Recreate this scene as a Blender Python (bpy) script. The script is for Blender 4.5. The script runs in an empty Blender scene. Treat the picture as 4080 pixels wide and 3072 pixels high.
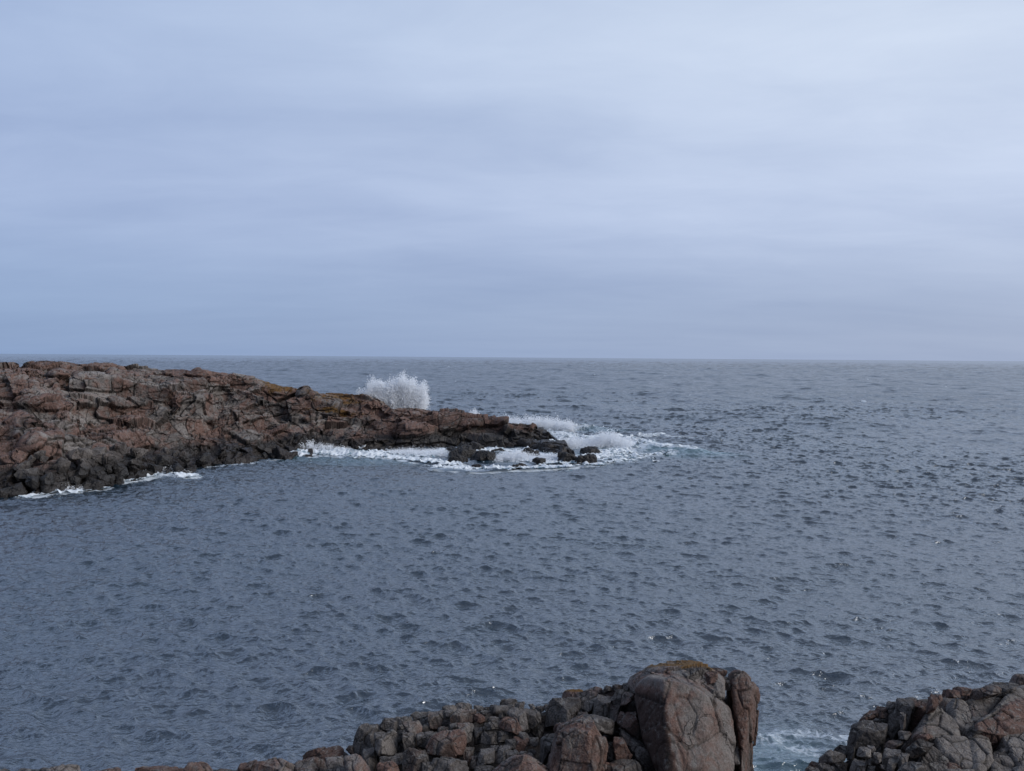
import bpy, bmesh, math, random
import numpy as np
from mathutils import Vector, Matrix

# ------------------------------------------------------------------ camera
CAM_Z = 12.0
FPX = 2947.0                      # focal length in photograph pixels (4080 wide)
PITCH = math.radians(2.2)
ROLL = math.radians(0.42)
scene = bpy.context.scene
COL = scene.collection

_r0 = np.array([1.0, 0, 0]); _u0 = np.array([0, math.sin(PITCH), math.cos(PITCH)])
FWD = np.array([0, math.cos(PITCH), -math.sin(PITCH)])
RIGHT = math.cos(ROLL) * _r0 + math.sin(ROLL) * _u0
UP = -math.sin(ROLL) * _r0 + math.cos(ROLL) * _u0
EYE = np.array([0, 0, CAM_Z])

cam_data = bpy.data.cameras.new('camera')
cam_data.sensor_width = 36.0
cam_data.lens = FPX / 4080.0 * 36.0
cam_data.clip_start = 0.1
cam_data.clip_end = 60000
cam = bpy.data.objects.new('camera', cam_data)
COL.objects.link(cam)
M = Matrix(((RIGHT[0], UP[0], -FWD[0], 0), (RIGHT[1], UP[1], -FWD[1], 0), (RIGHT[2], UP[2], -FWD[2], CAM_Z), (0, 0, 0, 1)))
cam.matrix_world = M
scene.camera = cam

# ------------------------------------------------------------------ world, sun, exposure
SUN_DIR = Vector((0.80, -0.36, 0.50)).normalized()
SUN_EL = math.asin(SUN_DIR.z)
SUN_AZ = math.atan2(SUN_DIR.x, SUN_DIR.y)
SKY_STRENGTH = 0.1
SUN_STRENGTH = 1.9
scene.view_settings.view_transform = 'Standard'
scene.view_settings.look = 'None'
scene.view_settings.exposure = 0.0
scene.view_settings.gamma = 1.0
scene.cycles.diffuse_bounces = 6
scene.cycles.transmission_bounces = 8

sun_data = bpy.data.lights.new('sun', 'SUN')
sun_data.energy = SUN_STRENGTH
sun_data.angle = math.radians(38)
sun_data.color = (1.0, 0.965, 0.92)
sun = bpy.data.objects.new('sun', sun_data)
COL.objects.link(sun)
sun.rotation_euler = (-SUN_DIR).to_track_quat('-Z', 'Y').to_euler()
sun.location = (40, 10, 60)


class NT:
    """small helper for node trees"""
    def __init__(s, tree):
        s.t = tree; s.n = tree.nodes; s.l = tree.links
    def node(s, kind, **kw):
        n = s.n.new(kind)
        for k, v in kw.items():
            setattr(n, k, v)
        return n
    def put(s, sock, v):
        if v is None: return
        if isinstance(v, bpy.types.NodeSocket): s.l.new(v, sock)
        else: sock.default_value = v
    def math(s, op, a, b=None, c=None, clamp=False):
        n = s.node('ShaderNodeMath', operation=op, use_clamp=clamp)
        s.put(n.inputs[0], a); s.put(n.inputs[1], b)
        if c is not None: s.put(n.inputs[2], c)
        return n.outputs[0]
    def vmath(s, op, a, b=None):
        n = s.node('ShaderNodeVectorMath', operation=op)
        s.put(n.inputs[0], a); s.put(n.inputs[1], b)
        return n.outputs[0]
    def mix(s, f, a, b, blend='MIX'):
        n = s.node('ShaderNodeMix', data_type='RGBA', blend_type=blend, clamp_factor=True)
        s.put(n.inputs[0], f); s.put(n.inputs[6], a); s.put(n.inputs[7], b)
        return n.outputs[2]
    def noise(s, vec, scale, detail=4, rough=0.55, dist=0.0):
        n = s.node('ShaderNodeTexNoise')
        s.put(n.inputs['Vector'], vec)
        n.inputs['Scale'].default_value = scale; n.inputs['Detail'].default_value = detail
        n.inputs['Roughness'].default_value = rough; n.inputs['Distortion'].default_value = dist
        return n.outputs[0]
    def ramp(s, fac, lo, hi, a=0.0, b=1.0, smooth=True):
        n = s.node('ShaderNodeMapRange', interpolation_type='SMOOTHSTEP' if smooth else 'LINEAR')
        s.put(n.inputs[0], fac)
        n.inputs[1].default_value = lo; n.inputs[2].default_value = hi
        n.inputs[3].default_value = a; n.inputs[4].default_value = b
        return n.outputs[0]
    def mapping(s, vec, scale=(1, 1, 1), rot=(0, 0, 0), loc=(0, 0, 0)):
        n = s.node('ShaderNodeMapping')
        s.put(n.inputs[0], vec)
        n.inputs['Location'].default_value = loc; n.inputs['Rotation'].default_value = rot
        n.inputs['Scale'].default_value = scale
        return n.outputs[0]
    def attr(s, name):
        return s.node('ShaderNodeAttribute', attribute_name=name)
    def bump(s, h, strength=1.0, distance=1.0, normal=None):
        n = s.node('ShaderNodeBump')
        s.put(n.inputs['Strength'], strength); s.put(n.inputs['Distance'], distance)
        s.put(n.inputs['Height'], h); s.put(n.inputs['Normal'], normal)
        return n.outputs[0]


def srgb(r, g, b):
    f = lambda c: (c / 255 / 12.92) if c / 255 <= 0.04045 else ((c / 255 + 0.055) / 1.055) ** 2.4
    return (f(r), f(g), f(b), 1.0)


def scaled(c, k):
    return (c[0] * k, c[1] * k, c[2] * k, 1.0)


world = bpy.data.worlds.new('World')
scene.world = world
world.use_nodes = True
w = NT(world.node_tree)
w.n.clear()
out = w.node('ShaderNodeOutputWorld')
bg = w.node('ShaderNodeBackground')
sky = w.node('ShaderNodeTexSky')
sky.sky_type = 'NISHITA'
sky.sun_disc = False
sky.sun_elevation = SUN_EL
sky.sun_rotation = SUN_AZ
sky.altitude = 10
tc = w.node('ShaderNodeTexCoord')
sep = w.node('ShaderNodeSeparateXYZ')
w.l.new(tc.outputs['Generated'], sep.inputs[0])
X, Y, Z = sep.outputs
# overcast deck: colour by elevation, brighter towards the hidden sun
K = 1.0 / SKY_STRENGTH
h = w.math('MAXIMUM', Z, 0.0)
xr = w.ramp(X, -0.62, 0.62, smooth=False)
hor = w.mix(xr, scaled(srgb(136, 161, 201), K), scaled(srgb(166, 180, 208), K))
mid = w.mix(xr, scaled(srgb(163, 181, 217), K), scaled(srgb(190, 204, 232), K))
top = w.mix(xr, scaled(srgb(172, 192, 226), K), scaled(srgb(218, 230, 248), K))
c1 = w.mix(w.ramp(h, 0.0, 0.22), hor, mid)
c2 = w.mix(w.ramp(h, 0.12, 0.46), c1, top)
xw = w.ramp(X, -0.9, 0.9, smooth=False)
fill_band = w.mix(xw, scaled(srgb(176, 202, 246), K * 1.25), scaled(srgb(202, 221, 252), K * 2.2))
c2 = w.mix(w.ramp(h, 0.43, 0.52), c2, fill_band)  # unseen bright band over a dim zenith, shaped to light water and rock
c2 = w.mix(w.ramp(h, 0.46, 0.86), c2, w.mix(xr, scaled(srgb(170, 190, 228), K * 0.45), scaled(srgb(200, 214, 240), K * 0.55)))
# stretched cloud bands, sampled on a flat layer seen in perspective
inv = w.math('DIVIDE', 1.0, w.math('ADD', h, 0.11))
lay = w.node('ShaderNodeCombineXYZ')
w.l.new(w.math('MULTIPLY', X, inv), lay.inputs[0]); w.l.new(w.math('MULTIPLY', Y, inv), lay.inputs[1])
n1 = w.noise(w.mapping(lay.outputs[0], (0.38, 0.8, 1), (0, 0, 0.12), (2.1, 4.0, 0)), 1.0, 5, 0.5, 0.4)
n2 = w.noise(w.mapping(lay.outputs[0], (0.16, 0.45, 1), (0, 0, -0.2), (3.3, 6.0, 0)), 1.0, 3, 0.45, 0.2)
n3 = w.noise(w.mapping(lay.outputs[0], (1.5, 2.6, 1), (0, 0, 0.3), (1.3, 2.2, 0)), 1.0, 6, 0.6, 0.5)
n1 = w.math('ADD', n1, w.math('MULTIPLY', w.math('SUBTRACT', n3, 0.5), 0.42))
cl = w.math('ADD', w.math('MULTIPLY', w.math('SUBTRACT', n1, 0.5), 0.55), w.math('MULTIPLY', w.math('SUBTRACT', n2, 0.5), 0.55))
amp = w.ramp(h, 0.0, 0.22, 0.32, 1.15)
cl = w.math('MULTIPLY', cl, amp)
gain = w.math('ADD', 1.0, cl)
gcol = w.node('ShaderNodeCombineXYZ')
w.l.new(w.math('ADD', 1.0, w.math('MULTIPLY', cl, 1.05)), gcol.inputs[0])
w.l.new(w.math('ADD', 1.0, w.math('MULTIPLY', cl, 0.9)), gcol.inputs[1])
w.l.new(w.math('ADD', 1.0, w.math('MULTIPLY', cl, 0.62)), gcol.inputs[2])
# sky behind the viewer dimmed to add contrast on the rock faces
bk = w.ramp(Y, -0.5, 0.15, 0.6, 1.0)
bkc = w.node('ShaderNodeCombineXYZ')
for i_ in range(3): w.l.new(bk, bkc.inputs[i_])
deck = w.vmath('MULTIPLY', w.vmath('MULTIPLY', c2, gcol.outputs[0]), bkc.outputs[0])
colr = w.mix(0.94, sky.outputs[0], deck)
w.l.new(colr, bg.inputs[0])
bg.inputs[1].default_value = SKY_STRENGTH
w.l.new(bg.outputs[0], out.inputs[0])

# ------------------------------------------------------------------ numeric helpers
rng = np.random.default_rng(7)


def ray(u, v):
    d = ((u - 2040) / FPX) * RIGHT - ((v - 1536) / FPX) * UP + FWD
    return d


def at_y(u, v, y):
    d = ray(u, v)
    return EYE + d * (y / d[1])


def at_sea(u, v, z=0.0):
    d = ray(u, v)
    return EYE + d * ((z - CAM_Z) / d[2])


def _hash(ix, iy, iz, seed):
    h = (ix.astype(np.int64) * 374761393 + iy.astype(np.int64) * 668265263 + iz.astype(np.int64) * 2147483647 + seed * 1274126177) & 0xffffffff
    h = (h ^ (h >> 13)) * 1274126177 & 0xffffffff
    h = (h ^ (h >> 16)) * 2246822519 & 0xffffffff
    h = h ^ (h >> 15)
    return h


def vnoise(p, seed=0):
    """gradient noise, about -1..1"""
    i = np.floor(p).astype(np.int64); f = p - i
    u = f * f * f * (f * (f * 6 - 15) + 10)
    r = np.zeros(len(p))
    for dx in (0, 1):
        wx = u[:, 0] if dx else 1 - u[:, 0]
        for dy in (0, 1):
            wy = u[:, 1] if dy else 1 - u[:, 1]
            for dz in (0, 1):
                wz = u[:, 2] if dz else 1 - u[:, 2]
                hh = _hash(i[:, 0] + dx, i[:, 1] + dy, i[:, 2] + dz, seed)
                gx = (hh & 1023) / 511.5 - 1; gy = ((hh >> 10) & 1023) / 511.5 - 1; gz = ((hh >> 20) & 1023) / 511.5 - 1
                r += wx * wy * wz * (gx * (f[:, 0] - dx) + gy * (f[:, 1] - dy) + gz * (f[:, 2] - dz))
    return r * 1.4


def fbm(p, octaves=4, seed=0, gain=0.5):
    a = 1.0; s = np.zeros(len(p)); q = p.copy()
    for o in range(octaves):
        s += a * vnoise(q, seed + o * 17)
        a *= gain; q = q * 2.03 + 11.7
    return s


def voronoi(p, seed=0):
    """nearest-cell data on a jittered lattice: cell hash, F1, F2, vector to the seed"""
    base = np.floor(p - 0.5).astype(np.int64)
    n = len(p)
    f1 = np.full(n, 9.0); f2 = np.full(n, 9.0); hid = np.zeros(n, np.int64); vec = np.zeros((n, 3))
    for dx in (0, 1):
        for dy in (0, 1):
            for dz in (0, 1):
                ix = base[:, 0] + dx; iy = base[:, 1] + dy; iz = base[:, 2] + dz
                hh = _hash(ix, iy, iz, seed)
                s = np.stack([ix + 0.5 + 0.8 * ((hh & 1023) / 1023 - 0.5), iy + 0.5 + 0.8 * (((hh >> 10) & 1023) / 1023 - 0.5),
                              iz + 0.5 + 0.8 * (((hh >> 20) & 1023) / 1023 - 0.5)], 1)
                d = p - s
                q = np.sqrt((d * d).sum(1))
                near = q < f1
                f2 = np.where(near, f1, np.minimum(f2, q))
                f1 = np.where(near, q, f1)
                hid = np.where(near, hh, hid)
                vec[near] = d[near]
    return hid, f1, f2, vec


def hrand(h, k):
    h = (h * (2654435761 + 2 * k) + k * 97531) & 0xffffffff
    h = (h ^ (h >> 15)) * 2246822519 & 0xffffffff
    return ((h ^ (h >> 13)) & 0xffff) / 65535.0


def smooth(a, b, x):  # smoothstep, also falling when a > b
    t = np.clip((x - a) / (b - a), 0, 1)
    return t * t * (3 - 2 * t)


def dist_poly(x, y, pts):
    """distance of points to an open polyline"""
    best = np.full(x.shape, 1e9)
    for (x0, y0), (x1, y1) in zip(pts[:-1], pts[1:]):
        dx, dy = x1 - x0, y1 - y0
        t = np.clip(((x - x0) * dx + (y - y0) * dy) / (dx * dx + dy * dy + 1e-9), 0, 1)
        best = np.minimum(best, np.hypot(x - x0 - t * dx, y - y0 - t * dy))
    return best


def inside(x, y, poly):
    r = np.zeros(x.shape, bool)
    n = len(poly)
    for i in range(n):
        x0, y0 = poly[i]; x1, y1 = poly[(i + 1) % n]
        c = ((y0 > y) != (y1 > y)) & (x < (x1 - x0) * (y - y0) / (y1 - y0 + 1e-12) + x0)
        r ^= c
    return r


def build_mesh(name, verts, faces, mat, attrs=None, smooth_shade=True, parent=None, loc=None):
    """verts (n,3); faces (m,3) or (m,4) int array"""
    me = bpy.data.meshes.new(name)
    verts = np.asarray(verts, np.float32); faces = np.asarray(faces, np.int32)
    if loc is not None:
        verts = verts - np.asarray(loc, np.float32)
    k = faces.shape[1]
    me.vertices.add(len(verts)); me.vertices.foreach_set('co', verts.ravel())
    me.loops.add(faces.size); me.loops.foreach_set('vertex_index', faces.ravel())
    me.polygons.add(len(faces))
    me.polygons.foreach_set('loop_start', np.arange(0, faces.size, k, dtype=np.int32))
    me.polygons.foreach_set('use_smooth', np.full(len(faces), smooth_shade))
    for an, av in (attrs or {}).items():
        av = np.asarray(av, np.float32)
        if av.ndim == 1:
            a = me.attributes.new(an, 'FLOAT', 'POINT'); a.data.foreach_set('value', av)
        else:
            a = me.attributes.new(an, 'FLOAT_VECTOR', 'POINT'); a.data.foreach_set('vector', av.ravel())
    me.update(calc_edges=True)
    me.materials.append(mat)
    ob = bpy.data.objects.new(name, me)
    COL.objects.link(ob)
    if loc is not None: ob.location = tuple(float(c) for c in loc)
    if parent is not None:
        ob.parent = parent
        if loc is not None: ob.location = tuple(float(c) for c in (np.asarray(loc) - np.array(parent.location)))
    return ob


def tag(o, label, cat, group=None, kind=None):
    o['label'] = label; o['category'] = cat
    if group: o['group'] = group
    if kind: o['kind'] = kind
    return o


def grid_faces(nr, nc):
    a = np.arange(nr * nc).reshape(nr, nc)
    return np.stack([a[:-1, :-1].ravel(), a[:-1, 1:].ravel(), a[1:, 1:].ravel(), a[1:, :-1].ravel()], 1)


# ------------------------------------------------------------------ materials
def new_mat(name):
    m = bpy.data.materials.new(name); m.use_nodes = True
    t = NT(m.node_tree)
    b = m.node_tree.nodes['Principled BSDF']
    return m, t, b


def rock_material(name, far=False):
    """attribute tone = (rust, lightness, orange lichen), attribute crack = dark joints"""
    m, t, b = new_mat(name)
    geo = t.node('ShaderNodeNewGeometry')
    P = geo.outputs['Position']
    tone = t.node('ShaderNodeSeparateXYZ'); t.l.new(t.attr('tone').outputs['Vector'], tone.inputs[0])
    rust, light, lich = tone.outputs
    crack = t.attr('crack').outputs['Fac']
    s = 0.35 if far else 1.0
    kf = 1.65 if far else 1.55
    nA = t.noise(P, 1.3 * s, 6, 0.6, 0.6)
    nB = t.noise(t.mapping(P, (1, 1, 1), (0.3, 0.5, 0.9), (5, 3, 1)), 5.5 * s, 6, 0.65, 0.3)
    nC = t.noise(P, 34 * s, 4, 0.7)
    # light and dark mineral
    lum = t.math('ADD', t.math('MULTIPLY', t.math('SUBTRACT', nA, 0.5), 1.1), light)
    lum = t.math('ADD', lum, t.math('MULTIPLY', t.math('SUBTRACT', nB, 0.5), 1.0))
    grey = t.mix(t.ramp(lum, 0.0, 1.0, smooth=False), (0.030 * kf, 0.025 * kf, 0.023 * kf, 1), (0.185 * kf, 0.164 * kf, 0.150 * kf, 1))
    # rust and pink stain
    rn = t.noise(t.mapping(P, (1, 1, 0.55), (0, 0, 0), (9, 2, 7)), 1.9 * s, 6, 0.62, 0.9)
    rf = t.ramp(t.math('ADD', rn, t.math('MULTIPLY', t.math('SUBTRACT', rust, 0.5), 0.75)), 0.42, 0.72)
    rcol = t.mix(nB, (0.054 * kf, 0.027 * kf, 0.021 * kf, 1), (0.170 * kf, 0.094 * kf, 0.070 * kf, 1))
    rcol = t.mix(t.ramp(light, -0.1, 0.55, 0.72, 0.0, smooth=False), rcol, (0.012, 0.008, 0.007, 1))
    col = t.mix(t.math('MULTIPLY', rf, 0.85), grey, rcol)
    # pale crust lichen on tops, small speckles
    nz = t.node('ShaderNodeSeparateXYZ'); t.l.new(geo.outputs['Normal'], nz.inputs[0])
    up = t.ramp(nz.outputs[2], 0.25, 0.85)
    pal = t.ramp(t.noise(P, 7.0 * s, 7, 0.75, 0.4), 0.50, 0.64)
    col = t.mix(t.math('MULTIPLY', t.math('MULTIPLY', pal, t.math('ADD', t.math('MULTIPLY', up, 0.75), 0.22)), 1.0), col, (0.22, 0.205, 0.19, 1))
    # orange lichen
    on = t.noise(P, 3.6 * s, 7, 0.72, 0.6)
    of = t.ramp(t.math('ADD', on, t.math('MULTIPLY', t.math('SUBTRACT', lich, 0.5), 0.9)), 0.62, 0.80)
    of = t.math('MULTIPLY', of, t.ramp(lich, 0.02, 0.2))
    oc = t.mix(nC, (0.09, 0.05, 0.010, 1), (0.26, 0.125, 0.022, 1))
    col = t.mix(t.math('MULTIPLY', of, 0.85), col, oc)
    # grain
    col = t.mix(0.55, col, t.mix(t.ramp(nC, 0.3, 0.7), (0.30, 0.30, 0.30, 1), (1.25, 1.25, 1.25, 1)), 'MULTIPLY')
    # joints darkened along the cracks
    col = t.mix(t.math('MULTIPLY', crack, 0.85), col, (0.012, 0.010, 0.009, 1))
    # fine hairline joints
    warp = t.node('ShaderNodeVectorMath', operation='MULTIPLY_ADD')
    wn = t.node('ShaderNodeTexNoise'); t.l.new(P, wn.inputs['Vector']); wn.inputs['Scale'].default_value = 2.2 * s; wn.inputs['Detail'].default_value = 4
    t.l.new(wn.outputs['Color'], warp.inputs[0]); warp.inputs[1].default_value = (0.5 / s,) * 3; t.l.new(P, warp.inputs[2])
    vor = t.node('ShaderNodeTexVoronoi', feature='DISTANCE_TO_EDGE')
    t.l.new(t.mapping(warp.outputs[0], (1.0, 1.0, 0.55), (0.2, 0.35, 0.4)), vor.inputs['Vector']); vor.inputs['Scale'].default_value = 1.5 * s
    hair = t.ramp(vor.outputs['Distance'], 0.0, 0.016, 1.0, 0.0)
    hair = t.math('MULTIPLY', hair, t.ramp(t.noise(P, 1.1 * s, 2), 0.46, 0.6))
    col = t.mix(t.math('MULTIPLY', hair, 0.7), col, (0.022, 0.016, 0.014, 1))
    # wet, algae-black tidal zone on the real height of the shore
    pz = t.node('ShaderNodeSeparateXYZ'); t.l.new(P, pz.inputs[0])
    wz = t.math('ADD', pz.outputs[2], t.math('MULTIPLY', t.math('SUBTRACT', t.noise(P, 0.32, 4, 0.6), 0.5), -3.2))
    wet = t.ramp(wz, 1.5, 2.5, 1.0, 0.0)
    wetcol = t.mix(nB, (0.008, 0.0075, 0.008, 1), (0.035, 0.031, 0.029, 1))
    col = t.mix(t.math('MULTIPLY', wet, 0.93), col, wetcol)
    t.l.new(col, b.inputs['Base Color'])
    t.l.new(t.math('SUBTRACT', 0.88, t.math('MULTIPLY', wet, 0.42)), b.inputs['Roughness'])
    b.inputs['Specular IOR Level'].default_value = 0.35
    hgt = t.math('ADD', t.math('MULTIPLY', nB, 0.5), t.math('MULTIPLY', nC, 0.16))
    hgt = t.math('ADD', hgt, t.math('MULTIPLY', t.noise(P, 14 * s, 5, 0.65), 0.22))
    hgt = t.math('SUBTRACT', hgt, t.math('MULTIPLY', hair, 0.30))
    t.l.new(t.bump(hgt, 0.9, 0.2 if far else 0.10), b.inputs['Normal'])
    return m


MAT_ROCK = rock_material('weathered_granite')
MAT_FAR = rock_material('headland_granite', True)


def sea_material():
    m, t, b = new_mat('sea_water')
    geo = t.node('ShaderNodeNewGeometry'); P = geo.outputs['Position']
    aer = t.attr('aerated').outputs['Fac']
    foam = t.attr('foam').outputs['Fac']
    big = t.noise(P, 0.03, 3)
    deep = t.mix(t.ramp(big, 0.35, 0.65), (0.004, 0.016, 0.030, 1), (0.0055, 0.021, 0.034, 1))
    col = t.mix(aer, deep, (0.13, 0.25, 0.29, 1))
    # foam lace
    wn = t.node('ShaderNodeTexNoise'); t.l.new(P, wn.inputs['Vector']); wn.inputs['Scale'].default_value = 0.9; wn.inputs['Detail'].default_value = 4
    wp = t.node('ShaderNodeVectorMath', operation='MULTIPLY_ADD')
    t.l.new(wn.outputs['Color'], wp.inputs[0]); wp.inputs[1].default_value = (1.3, 1.3, 1.3); t.l.new(P, wp.inputs[2])
    vor = t.node('ShaderNodeTexVoronoi', feature='DISTANCE_TO_EDGE'); t.l.new(wp.outputs[0], vor.inputs['Vector']); vor.inputs['Scale'].default_value = 2.9
    lace = t.ramp(vor.outputs['Distance'], 0.02, 0.25, 1.0, 0.0)
    fn = t.noise(P, 4.5, 8, 0.75, 0.6)
    f = t.math('ADD', t.math('MULTIPLY', foam, 1.25), t.math('MULTIPLY', t.math('ADD', t.math('MULTIPLY', lace, 0.2), fn), 1.0))
    f = t.ramp(f, 1.0, 1.5)
    f = t.math('MULTIPLY', f, t.ramp(foam, 0.01, 0.12))
    col = t.mix(f, col, (0.58, 0.63, 0.67, 1))
    t.l.new(col, b.inputs['Base Color'])
    far = t.attr('far').outputs['Fac']
    t.l.new(t.math('ADD', t.math('ADD', 0.06, t.math('MULTIPLY', far, 0.12)), t.math('MULTIPLY', f, 0.5)), b.inputs['Roughness'])
    b.inputs['IOR'].default_value = 2.5
    b.inputs['Specular IOR Level'].default_value = 0.5
    # ripples: capillary near, wind chop everywhere
    M2 = t.mapping(P, (0.75, 1.25, 1), (0, 0, 0.3))
    r1 = t.noise(M2, 5.2, 3, 0.6, 0.3)
    r2 = t.noise(M2, 1.15, 3, 0.55, 0.3)
    r3 = t.noise(t.mapping(P, (0.55, 1.3, 1), (0, 0, 0.22)), 0.22, 4, 0.6, 0.3)
    far = t.attr('far').outputs['Fac']
    hgt = t.math('ADD', t.math('MULTIPLY', r1, 0.06), t.math('MULTIPLY', r2, t.math('ADD', 0.05, t.math('MULTIPLY', far, 0.12))))
    hgt = t.math('ADD', hgt, t.math('MULTIPLY', t.math('MULTIPLY', r3, 0.35), far))
    t.l.new(t.bump(hgt, 1.0, 1.0), b.inputs['Normal'])
    return m


def white_material(name, col=(0.86, 0.89, 0.92, 1), trans=0.0, rough=0.85):
    m, t, b = new_mat(name)
    geo = t.node('ShaderNodeNewGeometry')
    n = t.noise(geo.outputs['Position'], 3.0, 5, 0.6)
    c = t.mix(t.ramp(n, 0.3, 0.7), (col[0] * 0.93, col[1] * 0.95, col[2] * 0.97, 1), col)
    t.l.new(c, b.inputs['Base Color'])
    b.inputs['Roughness'].default_value = rough
    if trans:
        tr = t.node('ShaderNodeBsdfTranslucent'); t.l.new(c, tr.inputs[0])
        mx = t.node('ShaderNodeMixShader'); mx.inputs[0].default_value = trans
        t.l.new(b.outputs[0], mx.inputs[1]); t.l.new(tr.outputs[0], mx.inputs[2])
        t.l.new(mx.outputs[0], m.node_tree.nodes['Material Output'].inputs[0])
    return m


MAT_SEA = sea_material()
MAT_SPRAY = white_material('sea_spray', (0.97, 0.975, 0.985, 1), trans=0.45)
MAT_FOAM = white_material('sea_foam', (0.80, 0.85, 0.89, 1))
_t = NT(MAT_FOAM.node_tree); _b = MAT_FOAM.node_tree.nodes['Principled BSDF']
_g = _t.node('ShaderNodeNewGeometry')
_n = _t.noise(_t.mapping(_g.outputs['Position'], (0.8, 1.6, 1.0)), 1.8, 6, 0.7, 0.8)
_f = _t.math('ADD', _n, _t.math('MULTIPLY', _t.math('SUBTRACT', _t.attr('thick').outputs['Fac'], 0.5), 0.35))
_t.l.new(_t.mix(_t.ramp(_f, 0.32, 0.56), (0.12, 0.20, 0.25, 1), (0.74, 0.78, 0.81, 1)), _b.inputs['Base Color'])


# ------------------------------------------------------------------ sea surface
WDIR = np.array([-0.30, -0.954])            # where the wind waves travel


def fft_patch(L, N, lmin, lmax, rms_slope, spread, seed, power=3.4):
    r = np.random.default_rng(seed)
    k1 = 2 * np.pi * np.fft.fftfreq(N, L / N)
    kx, ky = np.meshgrid(k1, k1, indexing='ij')
    k = np.hypot(kx, ky); k[0, 0] = 1e9
    lam = 2 * np.pi / k
    dirn = (kx * WDIR[0] + ky * WDIR[1]) / k
    E = k ** (-power) * (0.04 + np.abs(dirn) ** spread) * (lam > lmin) * (lam < lmax)
    E *= np.where(dirn < 0, 0.3, 1.0)
    E[0, 0] = 0
    a = np.sqrt(E) * (r.normal(size=k.shape) + 1j * r.normal(size=k.shape))
    h = np.fft.ifft2(a)
    hz = h.real
    sx = np.fft.ifft2(1j * kx * a).real; sy = np.fft.ifft2(1j * ky * a).real
    sc = rms_slope / np.sqrt((sx ** 2 + sy ** 2).mean())
    dx = np.fft.ifft2(1j * kx / k * a).real; dy = np.fft.ifft2(1j * ky / k * a).real
    return (L, N, (hz * sc).astype(np.float32), (dx * sc).astype(np.float32), (dy * sc).astype(np.float32))


def sample(patch, x, y, rot):
    L, N, hz, dx, dy = patch
    c, s = math.cos(rot), math.sin(rot)
    u = (c * x + s * y) / L * N; v = (-s * x + c * y) / L * N
    iu = np.floor(u); iv = np.floor(v); fu = (u - iu).astype(np.float32); fv = (v - iv).astype(np.float32)
    i0 = iu.astype(np.int64) % N; j0 = iv.astype(np.int64) % N; i1 = (i0 + 1) % N; j1 = (j0 + 1) % N
    o = []
    for A in (hz, dx, dy):
        o.append(A[i0, j0] * (1 - fu) * (1 - fv) + A[i1, j0] * fu * (1 - fv) + A[i0, j1] * (1 - fu) * fv + A[i1, j1] * fu * fv)
    H, X_, Y_ = o
    return H, c * X_ - s * Y_, s * X_ + c * Y_


P_SMALL = fft_patch(47.0, 1024, 0.22, 2.0, 0.225, 3.0, 3, 4.0)
P_SMALL2 = fft_patch(31.0, 1024, 0.18, 1.4, 0.15, 2.0, 5, 3.3)
P_MID = fft_patch(173.0, 1024, 2.0, 12, 0.115, 2.5, 8, 3.4)
P_BIG = fft_patch(900.0, 1024, 6, 90, 0.10, 3.0, 9, 3.3)


def pxline(pts, z=0.0):
    return [tuple(at_sea(u, v, z)[:2]) for u, v in pts]


# ridges of breaking or heaped water: polyline in the world, height, width
RIDGES = [
    (pxline([(2360, 1770), (2440, 1765), (2520, 1772), (2620, 1795), (2760, 1805)]), 0.75, 2.2),
    (pxline([(2540, 1748), (2640, 1745), (2720, 1760), (2850, 1770)]), 0.55, 1.5),
    (pxline([(2080, 1700), (2180, 1697), (2270, 1702), (2330, 1708)]), 0.9, 2.5),
    (pxline([(1180, 1812), (1260, 1806), (1350, 1808), (1480, 1818)]), 0.45, 1.3),
    (pxline([(480, 1912), (600, 1892), (720, 1896)]), 0.3, 0.9),
]


def sea_disp(x, y, spacing):
    """displacement of the sea at world x, y where the mesh has the given spacing"""
    d = np.hypot(x, y)
    f_small = (1 - smooth(0.3, 0.8, spacing)) * (1 + 0.6 * smooth(35, 80, y))
    f_mid = 1 - smooth(1.5, 6.0, spacing)
    f_big = 1 - smooth(15, 90, spacing)
    gust = 1.0 + 0.35 * np.sin(x * 0.045 + 1.3 + 0.6 * np.sin(y * 0.031)) * np.sin(y * 0.06 + 0.8 * np.sin(x * 0.027))
    lee = 1 - 0.35 * smooth(35, 75, y) * (1 - smooth(75, 92, y)) * (1 - smooth(-10, 20, x))
    H = np.zeros_like(x); DX = np.zeros_like(x); DY = np.zeros_like(x)
    for patch, rot, f, ch in ((P_SMALL, 0.11, f_small * gust, 0.95), (P_SMALL2, -0.37, f_small * gust, 0.9),
                              (P_MID, 0.2, f_mid * (0.48 + 0.72 * smooth(60, 140, y)), 0.8), (P_BIG, 0.05, f_big * (0.25 + 1.0 * smooth(60, 200, y) + 0.5 * smooth(300, 900, y)), 0.8)):
        h_, a_, b_ = sample(patch, x, y, rot)
        H += f * h_; DX += f * ch * a_; DY += f * ch * b_
    for pts, hh, ww in RIDGES:
        q = dist_poly(x, y, pts)
        H += hh * np.exp(-(q / ww) ** 2)
    return DX, DY, H


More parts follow.
